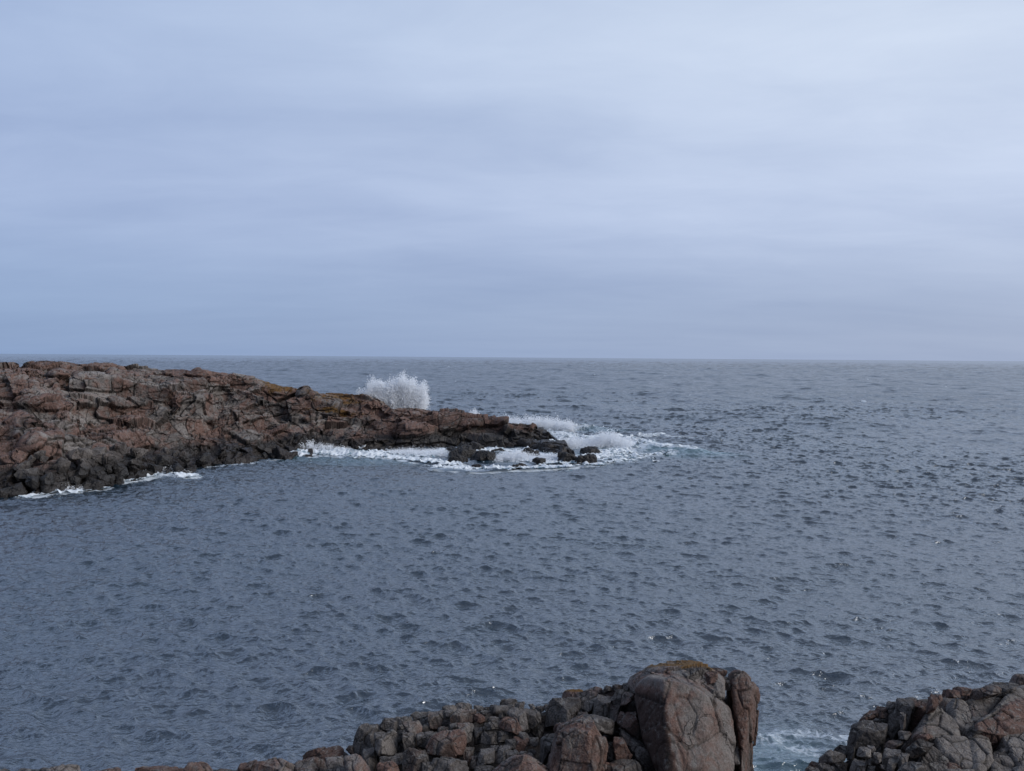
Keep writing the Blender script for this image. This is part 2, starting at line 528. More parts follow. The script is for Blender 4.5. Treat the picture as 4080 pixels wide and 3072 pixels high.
FOAM_LINES = [  # (pixel polyline on the water, half width in m, strength)
    ([(-60, 1975), (45, 1970), (130, 1972), (210, 1956), (300, 1953), (420, 1942)], 0.8, 0.75),
    ([(130, 1972), (210, 1958), (290, 1955)], 1.3, 0.9),
    ([(480, 1918), (570, 1900), (660, 1885), (750, 1897)], 1.3, 1.0),
    ([(750, 1860), (900, 1855), (1165, 1820)], 0.5, 0.55),
    ([(1165, 1816), (1280, 1812), (1400, 1818), (1550, 1822), (1700, 1835), (1800, 1848)], 1.7, 1.0),
    ([(1500, 1808), (1700, 1815), (1800, 1800), (2060, 1800), (2100, 1830)], 2.4, 1.0),
    ([(1760, 1858), (1900, 1866), (2100, 1862), (2260, 1856)], 1.4, 1.0),
    ([(2150, 1840), (2300, 1838), (2420, 1815), (2480, 1800)], 2.4, 1.0),
    ([(2260, 1780), (2340, 1765), (2430, 1770), (2470, 1785)], 4.5, 0.95),
    ([(2440, 1768), (2540, 1780), (2640, 1798), (2760, 1805)], 1.1, 0.85),
    ([(2330, 1850), (2480, 1838), (2560, 1815), (2660, 1811)], 1.5, 0.75),
    ([(2560, 1750), (2640, 1745), (2720, 1760), (2790, 1764)], 0.8, 0.6),
    ([(1960, 1675), (2080, 1690), (2180, 1700), (2275, 1702)], 4.5, 0.95),
    ([(2200, 1730), (2260, 1745), (2300, 1770)], 2.5, 0.75),
    ([(1440, 1660), (1700, 1665)], 4.0, 0.9),
    ([(2985, 2950), (3060, 2930), (3150, 2926), (3260, 2935), (3380, 2945)], 0.45, 0.46),
    ([(2990, 2955), (3100, 2962), (3200, 2985), (3300, 3005)], 0.3, 0.44),
]
FOAM_W = [(pxline(p), wd, s) for p, wd, s in FOAM_LINES]
AER_LINES = [
    ([(2420, 1790), (2560, 1790), (2700, 1808), (2840, 1811)], 3.2, 0.6),
    ([(2460, 1775), (2540, 1775), (2620, 1788)], 2.5, 0.6),
    ([(2270, 1690), (2340, 1708), (2420, 1712)], 5.0, 0.35),
    ([(2140, 1690), (2180, 1695)], 3.0, 0.5),
    ([(1180, 1825), (1400, 1832), (1600, 1835)], 2.5, 0.35),
    ([(2100, 1830), (2400, 1825)], 4.0, 0.4),
    ([(3000, 3040), (3120, 3010), (3180, 3060), (3100, 3150)], 1.8, 0.42),
]
AER_W = [(pxline(p), wd, s) for p, wd, s in AER_LINES]


def foam_mask(x, y):
    n = np.stack([x * 0.45, y * 0.45, np.zeros_like(x)], 1)
    nn = fbm(n, 3, 91)
    f = np.zeros_like(x)
    for pts, wd, s in FOAM_W:
        q = dist_poly(x, y, pts)
        f = np.maximum(f, s * (1 - smooth(0.3, 1.6, q / wd + 0.35 * nn)))
    return f


def aer_mask(x, y):
    f = np.zeros_like(x)
    for pts, wd, s in AER_W:
        q = dist_poly(x, y, pts)
        f = np.maximum(f, s * np.exp(-(q / wd) ** 2))
    return f


def polar(r0, r1, ncol, step):
    az = np.linspace(math.radians(-47), math.radians(47), ncol)
    rad = [r0]
    while rad[-1] < r1: rad.append(rad[-1] + step(rad[-1]))
    rad[-1] = r1
    rad = np.array(rad)
    R, A = np.meshgrid(rad, az, indexing='ij')
    sp = np.repeat(np.gradient(rad)[:, None], ncol, 1).ravel()
    return (R * np.sin(A)).ravel(), (R * np.cos(A)).ravel(), sp, grid_faces(len(rad), ncol)


def build_sea():
    x1, y1, s1, f1 = polar(9.0, 130.0, 1300, lambda r: 0.06 if r < 30 else 0.06 + (r - 30) * 0.0014)
    x2, y2, s2, f2 = polar(129.5, 26000.0, 760, lambda r: 0.2 * (r / 130) ** 1.25 if r < 1500 else r * 0.006 * (r / 1500) ** 0.8)
    x = np.concatenate([x1, x2]); y = np.concatenate([y1, y2]); sp = np.concatenate([s1, s2])
    faces = np.concatenate([f1, f2 + len(x1)])
    dx, dy, hz = sea_disp(x, y, sp)
    hz[len(x1):len(x1) + 760 * 3] -= 0.05
    near = (y < 170)
    foam = np.zeros(len(x)); aer = np.zeros(len(x))
    foam[near] = foam_mask(x[near], y[near]); aer[near] = aer_mask(x[near], y[near])
    # whitecaps on the open sea: small patches on steep crests
    far_i = np.where((y > 170) & (y < 1800))[0]
    q = np.stack([x[far_i] * 0.42, y[far_i] * 0.14, np.zeros(len(far_i))], 1)
    wc = fbm(q, 2, 55)
    foam[far_i] = np.maximum(foam[far_i], 0.75 * smooth(0.80, 0.96, wc))
    v = np.stack([x + dx, y + dy, hz], 1)
    farf = smooth(0.15, 0.8, sp)
    print('sea verts', len(v))
    o = build_mesh('sea', v, faces, MAT_SEA, {'foam': foam, 'aerated': aer, 'far': farf})
    return tag(o, 'grey blue sea with short choppy waves reaching the horizon', 'sea', kind='structure')


build_sea()

# ------------------------------------------------------------------ headland
def lerp_line(pts, u):
    a = np.array(pts, float)
    return [np.interp(u, a[:, 0], a[:, i]) for i in range(1, a.shape[1])]


HL0 = [(-1200, 2120), (-700, 2060), (-300, 2005), (0, 1970), (126, 1971), (311, 1947), (420, 1936), (496, 1915), (600, 1893), (700, 1889), (752, 1886), (775, 1858), (900, 1850), (1044, 1826), (1162, 1815), (1389, 1802),
       (1545, 1796), (1707, 1792), (1776, 1789), (2069, 1789), (2150, 1800), (2200, 1822), (2245, 1843), (2300, 1838)]
# (u, v, metres behind the front waterline)
HL1 = [(-1200, 1950, 3), (-300, 1895, 2.5), (0, 1870, 2.2), (300, 1850, 2), (500, 1842, 1.6), (650, 1850, 1.2), (752, 1874, .5), (785, 1805, 1.5), (950, 1778, 2), (1160, 1765, 1.6), (1400, 1760, 1.2), (1600, 1755, .8), (1776, 1758, .8), (2069, 1762, .8), (2150, 1772, 1.5), (2245, 1822, 1.0), (2300, 1836, .4)]
HL2 = [(-1200, 1720, 9), (-300, 1680, 9), (0, 1684, 9), (122, 1700, 8), (260, 1736, 7), (420, 1752, 6.5), (542, 1778, 5.5), (650, 1815, 4), (752, 1855, 2.5), (800, 1762, 4.5), (950, 1742, 5), (1160, 1732, 3.2), (1400, 1728, 2.4), (1600, 1722, 2.4), (1776, 1733, 2), (2069, 1744, 1.8), (2150, 1752, 4), (2245, 1800, 3), (2300, 1834, .8)]
HL3 = [(-1200, 1640, 14), (-300, 1600, 14), (0, 1598, 14), (120, 1612, 14), (330, 1638, 13), (500, 1655, 12), (650, 1690, 9.5), (780, 1697, 7.5), (900, 1668, 8), (1160, 1680, 6), (1400, 1688, 4.5), (1600, 1682, 4), (1776, 1705, 3), (2069, 1728, 3), (2150, 1735, 8), (2245, 1782, 6), (2300, 1832, 1.2)]
HL4 = [(-1200, 1470, 17), (-300, 1470, 17), (0, 1485, 17), (118, 1500, 16.5), (300, 1536, 15.6), (345, 1528, 15.4), (462, 1522, 15), (580, 1549, 14), (781, 1596, 9.5), (900, 1602, 10.5), (1160, 1608, 8.5), (1300, 1618, 7.5), (1469, 1632, 6), (1600, 1655, 5), (1776, 1683, 4), (2069, 1718, 4), (2150, 1724, 11), (2245, 1768, 9), (2300, 1830, 1.8)]
HL5 = [(-1200, 1462, 26), (-300, 1462, 26), (0, 1472, 26), (118, 1482, 26), (311, 1500, 25), (462, 1508, 23), (580, 1530, 20), (781, 1556, 15), (900, 1572, 14), (1070, 1582, 11), (1160, 1588, 10), (1300, 1592, 9), (1469, 1600, 8), (1548, 1630, 7.5), (1600, 1640, 6.5), (1776, 1662, 5), (2069, 1705, 5), (2150, 1716, 13), (2245, 1760, 11), (2300, 1829, 2.2)]
HL6 = [(-1200, 1440, 34), (-300, 1448, 33), (0, 1457, 32), (85, 1466, 31), (97, 1452, 31), (118, 1437, 31), (310, 1444, 29.5), (318, 1449, 29.5), (326, 1443, 29.5), (430, 1456, 28.5), (512, 1474, 27.5), (600, 1471, 26.5), (693, 1466, 24.5), (792, 1469, 18.5), (868, 1480, 18.5), (952, 1487, 17.5), (1007, 1495, 16.5), (1070, 1520, 15), (1120, 1537, 14), (1162, 1545, 13), (1200, 1564, 12.5), (1305, 1570, 11.5), (1469, 1573, 10.5),
       (1489, 1590, 10), (1548, 1617, 9.5), (1558, 1629, 9), (1595, 1623, 9), (1689, 1631, 8.5), (1798, 1645, 7), (1888, 1658, 6.5), (1971, 1675, 6), (2029, 1687, 6), (2109, 1700, 8), (2165, 1714, 16), (2215, 1745, 14), (2245, 1756, 13), (2300, 1828, 2.6)]


def build_headland():
    nc = 1750
    u = np.concatenate([np.linspace(-1200, -60, 140), np.linspace(-55, 2300, nc - 140)])
    y0 = np.empty(nc)
    v0 = lerp_line(HL0, u)[0]
    for i in range(nc): y0[i] = at_sea(u[i], v0[i])[1]
    rows = [np.stack([at_y(u[i], v0[i], y0[i]) for i in range(nc)])]
    def ysm(sig):
        ug = np.arange(-1400, 2500, 4.0); yg = np.interp(ug, u, y0)
        hw_ = int(3 * sig / 4); k_ = np.exp(-0.5 * (np.arange(-hw_, hw_ + 1) * 4.0 / sig) ** 2); k_ /= k_.sum()
        m_ = len(k_) // 2
        yg = np.convolve(np.pad(yg, m_, 'edge'), k_, 'valid')
        return np.interp(u, ug, yg)
    for L, sig in ((HL1, 12), (HL2, 40), (HL3, 80), (HL4, 90), (HL5, 90), (HL6, 90)):
        vv, dd = lerp_line(L, u)
        yy = np.maximum(ysm(sig) * smooth(2200, 2100, u) + y0 * (1 - smooth(2200, 2100, u)) + dd, y0 + 0.25 * np.minimum(dd, 4))
        rows.append(np.stack([at_y(u[i], vv[i], yy[i]) for i in range(nc)]))
    pre = rows[0] + np.array([0.3, -1.6, -2.0])
    crest = rows[-1]
    b1 = crest.copy(); b1[:, 1] += 3.5; b1[:, 2] = crest[:, 2] * 0.86 - 0.1
    b2 = crest.copy(); b2[:, 1] += 8.5; b2[:, 2] = crest[:, 2] * 0.45 - 0.4
    b3 = crest.copy(); b3[:, 1] += 13; b3[:, 2] = -2.5
    rows = [pre] + rows + [b1, b2, b3]
    cnt = [18, 40, 62, 60, 95, 40, 62, 16, 14, 14]
    cnt = cnt[:len(rows) - 1]
    out = []
    for a, b_, c in zip(rows[:-1], rows[1:], cnt):
        for k in range(c): out.append(a + (b_ - a) * (k / c))
    out.append(rows[-1])
    G = np.array(out)                          # rows x cols x 3
    nr = G.shape[0]
    # soften the row kinks a little
    for _ in range(5):
        G[1:-1] = 0.25 * G[:-2] + 0.5 * G[1:-1] + 0.25 * G[2:]
    ks = 5
    for _ in range(ks):
        G[:, 1:-1] = 0.25 * G[:, :-2] + 0.5 * G[:, 1:-1] + 0.25 * G[:, 2:]
    du = np.gradient(G, axis=1); dv = np.gradient(G, axis=0)
    n = np.cross(du, dv); n /= np.linalg.norm(n, axis=2, keepdims=True) + 1e-9
    p = G.reshape(-1, 3); n = n.reshape(-1, 3); n0 = n.copy()
    if n0[:, 2].mean() < 0: n0 = -n0; n = -n
    n = n * 0.75 + np.array([0, -0.35, 0.1]); n /= np.linalg.norm(n, axis=1, keepdims=True)
    # ledges: the slope breaks into sloping treads and steep risers along the bedding
    lw = np.stack([p[:, 0] * 0.11, p[:, 1] * 0.11, p[:, 2] * 0.05], 1)
    hidc, c1_, c2_, _v = voronoi(np.stack([p[:, 0] / 5.5 + 0.35 * fbm(p * 0.3, 2, 15), p[:, 1] / 6.0, p[:, 2] * 0.02], 1), 40)
    zb = p[:, 2] + 0.21 * p[:, 0] + 1.1 * fbm(lw, 3, 41) + (hrand(hidc, 2) - 0.5) * 1.5
    for S_, wd_, am_ in ((2.3, 0.17, 0.78), (0.9, 0.2, 0.22)):
        kf = np.floor(zb / S_); ff = zb / S_ - kf
        step = (kf + smooth(0.5 - wd_, 0.5 + wd_, ff) + 0.0) * S_
        dz = (step - zb) * am_
        rowf = np.repeat(np.arange(nr), nc)
        keep = smooth(17, 40, rowf) * (1 - 0.75 * smooth(330, 377, rowf))
        dz *= keep
        p[:, 2] += dz; zb = zb + dz
    G2 = p.reshape(nr, nc, 3)
    nr2 = 540
    src = np.concatenate([G2, np.repeat(np.arange(nr, dtype=float)[:, None], nc, 1)[..., None]], 2)
    dst = np.empty((nr2, nc, 4))
    wgt = np.abs(np.diff(G2[..., 2], axis=0)) + 0.30 * np.abs(np.diff(G2[..., 1], axis=0)) + 0.002
    wgt *= np.where(np.arange(nr - 1) > 385, 0.25, 1.0)[:, None]
    for _ in range(3): wgt[:, 1:-1] = (wgt[:, :-2] + wgt[:, 1:-1] + wgt[:, 2:]) / 3
    cum = np.concatenate([np.zeros((1, nc)), np.cumsum(wgt, 0)])
    for j in range(nc):
        tt = np.linspace(0, cum[-1, j], nr2)
        for k_ in range(4): dst[:, j, k_] = np.interp(tt, cum[:, j], src[:, j, k_])
    for _ in range(2): dst[:, 1:-1, :3] = 0.25 * dst[:, :-2, :3] + 0.5 * dst[:, 1:-1, :3] + 0.25 * dst[:, 2:, :3]
    G2 = dst[..., :3].copy(); rowi = dst[..., 3].ravel(); p = G2.reshape(-1, 3).copy()
    nr = nr2
    dun = np.cross(np.gradient(G2, axis=1), np.gradient(G2, axis=0)); dun /= np.linalg.norm(dun, axis=2, keepdims=True) + 1e-9
    n = dun.reshape(-1, 3)
    if n[:, 2].mean() < 0: n = -n
    n = n * 0.6 + np.array([0, -0.4, 0.15]); n /= np.linalg.norm(n, axis=1, keepdims=True)
    n1_ = np.cross(np.gradient(G2, axis=1), np.gradient(G2, axis=0)); n1_ /= np.linalg.norm(n1_, axis=2, keepdims=True) + 1e-9
    n1_ = n1_.reshape(-1, 3)
    if n1_[:, 2].mean() < 0: n1_ = -n1_
    n0 = n1_
    # bedding dips to the right, joints steep
    th = math.radians(-17)
    Rm = np.array([[math.cos(th), 0, -math.sin(th)], [0, 1, 0], [math.sin(th), 0, math.cos(th)]])
    q = p @ Rm.T
    warp = np.stack([fbm(q * 0.22 + 3, 3, 1), fbm(q * 0.22 + 9, 3, 2), fbm(q * 0.22 + 17, 3, 3)], 1)
    q = q + warp * 0.42
    nz0 = n0[:, 2]
    disp = 0.32 * fbm(p * 0.16, 3, 5)
    crack = np.zeros(len(p)); rust = np.full(len(p), 0.5); light = np.full(len(p), 0.42)
    small = 1 - 0.35 * smooth(1500, 1850, np.tile(u, nr)) - 0.3 * smooth(2100, 2290, np.tile(u, nr))
    for sc, am, tilt, seed, cw in (((12.0, 8.0, 3.6), 0.6, 0.10, 27, 0.010), ((6.0, 4.6, 2.6), 0.42, 0.16, 21, 0.018), ((2.6, 2.4, 1.5), 0.16, 0.18, 22, 0.028), ((0.9, 0.95, 0.6), 0.05, 0.2, 23, 0.05), ((0.36, 0.36, 0.24), 0.02, 0.2, 24, 0.08)):
        s = np.array(sc)
        hid, f1, f2, vec = voronoi(q / s, seed)
        off = (hrand(hid, 1) - 0.5) * 2 * am
        tv = np.stack([hrand(hid, 2) - 0.5, hrand(hid, 3) - 0.5, hrand(hid, 4) - 0.6], 1)
        off += (vec * s * tv).sum(1) * 2 * tilt
        edge = f2 - f1
        g = np.exp(-(edge / cw) ** 2)
        disp += off - g * am * 0.4
        crack = np.maximum(crack, g * (0.95 if 0.6 > am > 0.1 else 0.35))
        rust += (hrand(hid, 6) - 0.5) * 0.42 * (am ** 0.3)
        light += (hrand(hid, 7) - 0.5) * 0.50 * (am ** 0.3)
        q = q + 0.0
    disp *= small
    # keep the crest close to the silhouette of the photograph
    crest_row = sum(cnt[:7])
    fade = 1 - 0.76 * np.exp(-((rowi - crest_row) / 16.0) ** 2)
    fade *= 0.35 + 0.65 * smooth(crest_row + 40, crest_row, rowi)
    v = p + n * (disp * fade)[:, None]
    v += n * (0.03 * fbm(p * 2.2, 3, 31))[:, None]
    # orange lichen on the mid crest, browner tone to the right, dark dyke patches
    U = np.tile(u, nr)
    lich = 0.8 * np.exp(-((U - 1350) / 200) ** 2) * smooth(4.6, 6.0, p[:, 2]) + 0.5 * np.exp(-((U - 1120) / 90) ** 2) * smooth(6.2, 7.6, p[:, 2])
    lich += 0.9 * np.exp(-((U - 1330) / 190) ** 2) * np.exp(-((p[:, 2] - 4.6) / 0.55) ** 2)
    lich += 0.35 * np.exp(-((U - 1000) / 160) ** 2) * smooth(4.5, 6.5, p[:, 2])
    lich += 0.25 * np.exp(-((U - 60) / 120) ** 2) * np.exp(-((p[:, 2] - 5.3) / 0.7) ** 2)
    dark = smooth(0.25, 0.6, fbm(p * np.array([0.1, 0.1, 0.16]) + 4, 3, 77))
    light = light + 0.26 * smooth(0.5, 0.9, nz0) - 0.3 * dark - 0.24 * smooth(1500, 1900, U) + 0.10 * smooth(700, 200, U)  # upward faces paler: pale crust plus skylight put into the tone
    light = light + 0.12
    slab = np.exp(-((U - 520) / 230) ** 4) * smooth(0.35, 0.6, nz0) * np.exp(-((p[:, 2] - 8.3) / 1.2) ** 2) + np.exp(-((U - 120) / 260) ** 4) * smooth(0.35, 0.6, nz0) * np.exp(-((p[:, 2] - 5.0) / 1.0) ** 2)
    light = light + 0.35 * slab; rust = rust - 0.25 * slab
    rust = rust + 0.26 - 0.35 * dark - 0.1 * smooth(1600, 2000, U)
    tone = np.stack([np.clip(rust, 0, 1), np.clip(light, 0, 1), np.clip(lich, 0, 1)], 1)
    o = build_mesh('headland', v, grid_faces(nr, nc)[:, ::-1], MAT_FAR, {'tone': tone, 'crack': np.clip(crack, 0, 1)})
    print('headland', len(v))
    tag(o, 'low reddish brown fractured granite headland running out into the sea', 'headland', kind='structure')
    return o


build_headland()

# ------------------------------------------------------------------ boulders by planes
_ICO = {}


def ico(level):
    if level not in _ICO:
        bm = bmesh.new(); bmesh.ops.create_icosphere(bm, subdivisions=level, radius=1.0)
        _ICO[level] = (np.array([v.co for v in bm.verts]), np.array([[v.index for v in f.verts] for f in bm.faces]))
        bm.free()
    return _ICO[level]


def plane_rock(c, axes, half, planes, level, seed, power=16, rough=1.0, facet=1.0, lump=0.0):
    """a boulder bounded by planes (point, normal) round c, edges rounded; returns verts, faces, crack"""
    d, F = ico(level)
    D = (d * np.array(half)) @ np.array(axes)
    acc = np.zeros(len(D)); grad = np.zeros((len(D), 3))
    size = float(np.mean(half))
    for pt, nn in planes:
        nn = nn / np.linalg.norm(nn)
        hgt = max(0.16 * size, float(np.dot(pt - c, nn)))
        s = np.maximum(D @ nn, 0) / hgt
        acc += s ** power
        grad += (s ** (power - 1))[:, None] * (nn / hgt)
    r = (acc + 1e-12) ** (-1.0 / power)
    P = c + D * r[:, None]
    N = grad / (np.linalg.norm(grad, axis=1, keepdims=True) + 1e-9)
    sd = seed * 3.17
    if size < 0.5 and lump == 0: rough *= 0.3 + 0.7 * size / 0.5; facet *= 0.55
    k = 1.0 / max(size, 0.12)
    disp = min(0.028 * size, 0.02) * fbm(P * (k * 1.1) + sd, 3, seed % 50) + lump * size * fbm(P * (k * 3.0) + sd, 4, 9, 0.6)
    q = P + 0.09 * size * np.stack([vnoise(P * k * 1.6 + sd, 5), vnoise(P * k * 1.6 + sd + 9, 6), vnoise(P * k * 1.6 + sd + 19, 7)], 1)
    crack = np.zeros(len(P))
    for sc, am, cw in ((0.85 * size, 0.075, 0.022 / (0.85 * size) + 0.012), (0.33 * size, 0.028, 0.016 / (0.33 * size) + 0.015)):
        if size < 0.1 and sc < 0.05: continue
        hid, f1, f2, vec = voronoi(q / np.array([sc, sc, sc * 1.5]) + sd, seed % 97)
        off = (hrand(hid, 1) - 0.5) * 2 * am * size * facet
        tv = np.stack([hrand(hid, 2) - 0.5, hrand(hid, 3) - 0.5, hrand(hid, 4) - 0.5], 1)
        off += (vec * tv).sum(1) * am * size * 2.2 * facet
        if lump == 0 and size > 0.45: off *= 0.45 / size
        on = hrand(hid, 9) > 0.45
        g = np.exp(-((f2 - f1) / cw) ** 2) * on
        disp += off - g * min(am * size * 0.8, 0.035 if size < 1.5 or lump == 0 else 0.1) * rough
        crack = np.maximum(crack, g * (0.8 if am > 0.03 else 0.25))
    disp += rough * 0.013 * fbm(P * 7 + sd, 4, 3, 0.65) + rough * 0.008 * fbm(P * 31 + sd, 3, 8, 0.6)
    P = P + N * disp[:, None]
    return P, F, crack


CROPS = {'A': (900, 2800, .27125), 'B': (1380, 2760, .26221), 'C': (1780, 2740, .27125), 'D': (2150, 2640, .25931), 'E': (2550, 2640, .25931),
         'F': (3180, 2700, .22328), 'G': (3560, 2650, .25329), 'H': (0, 2800, .6781), 'P': (0, 0, 1.0)}


SLABS = {}


def slab_rock(px, key, tone, seed, parent, name):
    """a block whose upper face lies in a bedding plane shared with its neighbours, joints left open between them"""
    if not SLABS:
        g = lambda x, y, D: at_y(3560 + x * .25329, 2650 + y * .25329, D)
        for k_, (a, b_, c_) in {'U': (g(560, 1080, 13.8), g(900, 480, 14.7), g(1180, 760, 14.35)), 'L': (g(700, 1110, 13.8), g(1700, 1050, 13.95), g(1200, 1650, 13.15)),
                                'R': (g(1600, 820, 14.1), g(2000, 340, 15.0), g(2200, 1030, 14.0))}.items():
            n = np.cross(b_ - a, c_ - a); n /= np.linalg.norm(n)
            if n @ (EYE - a) < 0: n = -n
            SLABS[k_] = (a, n)
    p0, n = SLABS[key]
    r = random.Random(seed)
    n = n + np.array([r.uniform(-.07, .07), 0, r.uniform(-.06, .06)]); n /= np.linalg.norm(n)
    W = []
    for u_, v_ in px:
        d = ray(u_, v_); W.append(EYE + d * ((n @ (p0 - EYE)) / (n @ d)))
    W = np.array(W); m = W.mean(0); T = 1.1
    c = m - n * T * 0.5
    t1 = np.cross(n, [0, 0, 1.0]); t1 /= np.linalg.norm(t1); t2 = np.cross(n, t1)
    h1 = np.ptp((W - m) @ t1) / 2; h2 = np.ptp((W - m) @ t2) / 2
    planes = [(m + n * r.uniform(-0.03, 0.05), n), (c - n * T * 0.5, -n)]
    for i in range(len(W)):
        A_, B_ = W[i], W[(i + 1) % len(W)]
        e = B_ - A_; s_ = np.cross(e, n); s_ /= np.linalg.norm(s_) + 1e-9
        mid = (A_ + B_) / 2
        if s_ @ (mid - m) < 0: s_ = -s_
        planes.append((mid + s_ * 0.012, s_ + n * r.uniform(0.0, 0.12)))
        planes.append((mid - s_ * 0.01 - n * 0.01, s_ + n * r.uniform(0.8, 1.2)))
    P, F, crack = plane_rock(c, (t1, t2, n), (h1, h2, T * 0.5), planes, 7, seed, 70, 1.0, 0.5)
    tn = np.tile(np.array([tone[0], tone[1], tone[2]], float), (len(P), 1))
    return build_mesh(name, P, F, MAT_ROCK, {'tone': tn, 'crack': np.clip(crack, 0, 1)}, parent=parent, loc=c)


def outline_rock(crop, pts, D, T, tone, seed, facets=None, power=16, facet=1.0, name='rock_block', parent=None, rough=1.0, grow=4.5, split=None):
    ox, oy, sc = CROPS[crop]
    px = np.array([(ox + x * sc, oy + y * sc) for x, y in pts], float)
    cu, cv = px.mean(0)
    dd = px - (cu, cv); ln = np.linalg.norm(dd, axis=1, keepdims=True)
    px = px + dd * 0.04 + dd / (ln + 1e-6) * grow
    c = at_y(cu, cv, D)
    view = ray(cu, cv); view /= np.linalg.norm(view)
    rt = np.cross(view, UP); rt /= np.linalg.norm(rt)
    up = np.cross(rt, view)
    r = random.Random(seed * 7 + 1)
    W = [at_y(a, b_, D) for a, b_ in px]
    if isinstance(facets, str): return slab_rock(px, facets, tone, seed, parent, name)
    ex = [np.dot(q - c, rt) for q in W]; ey = [np.dot(q - c, up) for q in W]
    hx, hy = (max(ex) - min(ex)) / 2, (max(ey) - min(ey)) / 2
    if T is None: T = 1.1 * min(hx, hy) + 0.7 * max(hx, hy)
    area = 0
    for i in range(len(px)):
        a, b_ = px[i], px[(i + 1) % len(px)]; area += a[0] * b_[1] - a[1] * b_[0]
    sgn = 1 if area > 0 else -1
    planes = []
    for i in range(len(px)):
        a, b_ = px[i], px[(i + 1) % len(px)]
        A_, B_ = W[i], W[(i + 1) % len(px)]
        if np.linalg.norm(A_ - B_) < 1e-4: continue
        e = B_ - A_
        o2 = np.array([np.dot(e, rt), np.dot(e, up)])
        nrm = np.array([-o2[1], o2[0]]) * (1 if sgn > 0 else -1)   # y is flipped in the picture
        nrm /= np.linalg.norm(nrm)
        mid = (A_ + B_) / 2
        if np.dot(mid - c, nrm[0] * rt + nrm[1] * up) < 0: nrm = -nrm
        tilt = r.uniform(-0.02, 0.22)
        n3 = nrm[0] * rt + nrm[1] * up - tilt * view
        planes.append((mid + view * T * 0.05, n3))
    if facets is None:
        rx = r.uniform(-0.35, 0.35) * hx
        lean = r.uniform(0.0, 0.35)
        facets = [(None, 0.5, -r.uniform(0.35, 0.95), lean, 1.0), (None, 0.5, r.uniform(0.45, 1.1), lean + r.uniform(-0.15, 0.3), 1.0),
                  (None, 0.48, r.uniform(-0.3, 0.3), lean + r.uniform(0.9, 1.6), 1.0)]
        if r.random() < 0.4: facets.append((None, 0.44, r.uniform(-0.6, 0.6), -r.uniform(0.2, 0.5), 1.0))
    else:
        rx = 0.0
    for pt, off, a, b_, z in facets:
        if pt is None: base = c - view * (T * off) + rt * rx
        else: base = at_y(ox + pt[0] * sc, oy + pt[1] * sc, D) - view * (T * off)
        planes.append((base, a * rt + b_ * up - z * view))
    planes += [(c + view * T * 0.5, view), (c + view * T * 0.5, view + 0.7 * rt), (c + view * T * 0.5, view - 0.7 * rt), (c + view * T * 0.45, view * 0.8 + up)]
    pxs = max(hx, hy) * 2 / D * 740
    level = 5 if pxs < 14 else 6 if pxs < 60 else 7
    P, F, crack = plane_rock(c, (rt, up, view), (hx, hy, T * 0.5), planes, level, seed, power, rough, facet)
    rust, light, lich = tone
    tn = np.tile(np.array([rust, light, 0.0]), (len(P), 1))
    if lich:
        hgt = (P - c) @ up / max(hy, 0.1)
        tn[:, 2] = lich * smooth(-0.1, 0.75, hgt)
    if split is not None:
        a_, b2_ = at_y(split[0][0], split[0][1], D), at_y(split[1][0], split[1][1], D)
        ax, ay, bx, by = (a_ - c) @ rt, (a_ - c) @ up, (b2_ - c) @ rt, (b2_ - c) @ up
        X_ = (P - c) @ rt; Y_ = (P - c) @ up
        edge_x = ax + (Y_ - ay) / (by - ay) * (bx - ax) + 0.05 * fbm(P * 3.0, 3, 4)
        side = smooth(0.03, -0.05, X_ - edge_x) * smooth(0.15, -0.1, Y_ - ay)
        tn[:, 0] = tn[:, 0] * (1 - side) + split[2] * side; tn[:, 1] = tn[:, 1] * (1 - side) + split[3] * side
    return build_mesh(name, P, F, MAT_ROCK, {'tone': tn, 'crack': np.clip(crack, 0, 1)}, parent=parent, loc=c)


def empty(name, loc):
    o = bpy.data.objects.new(name, None); COL.objects.link(o)
    o.location = tuple(float(v) for v in loc); o.empty_display_size = 0.3
    return o


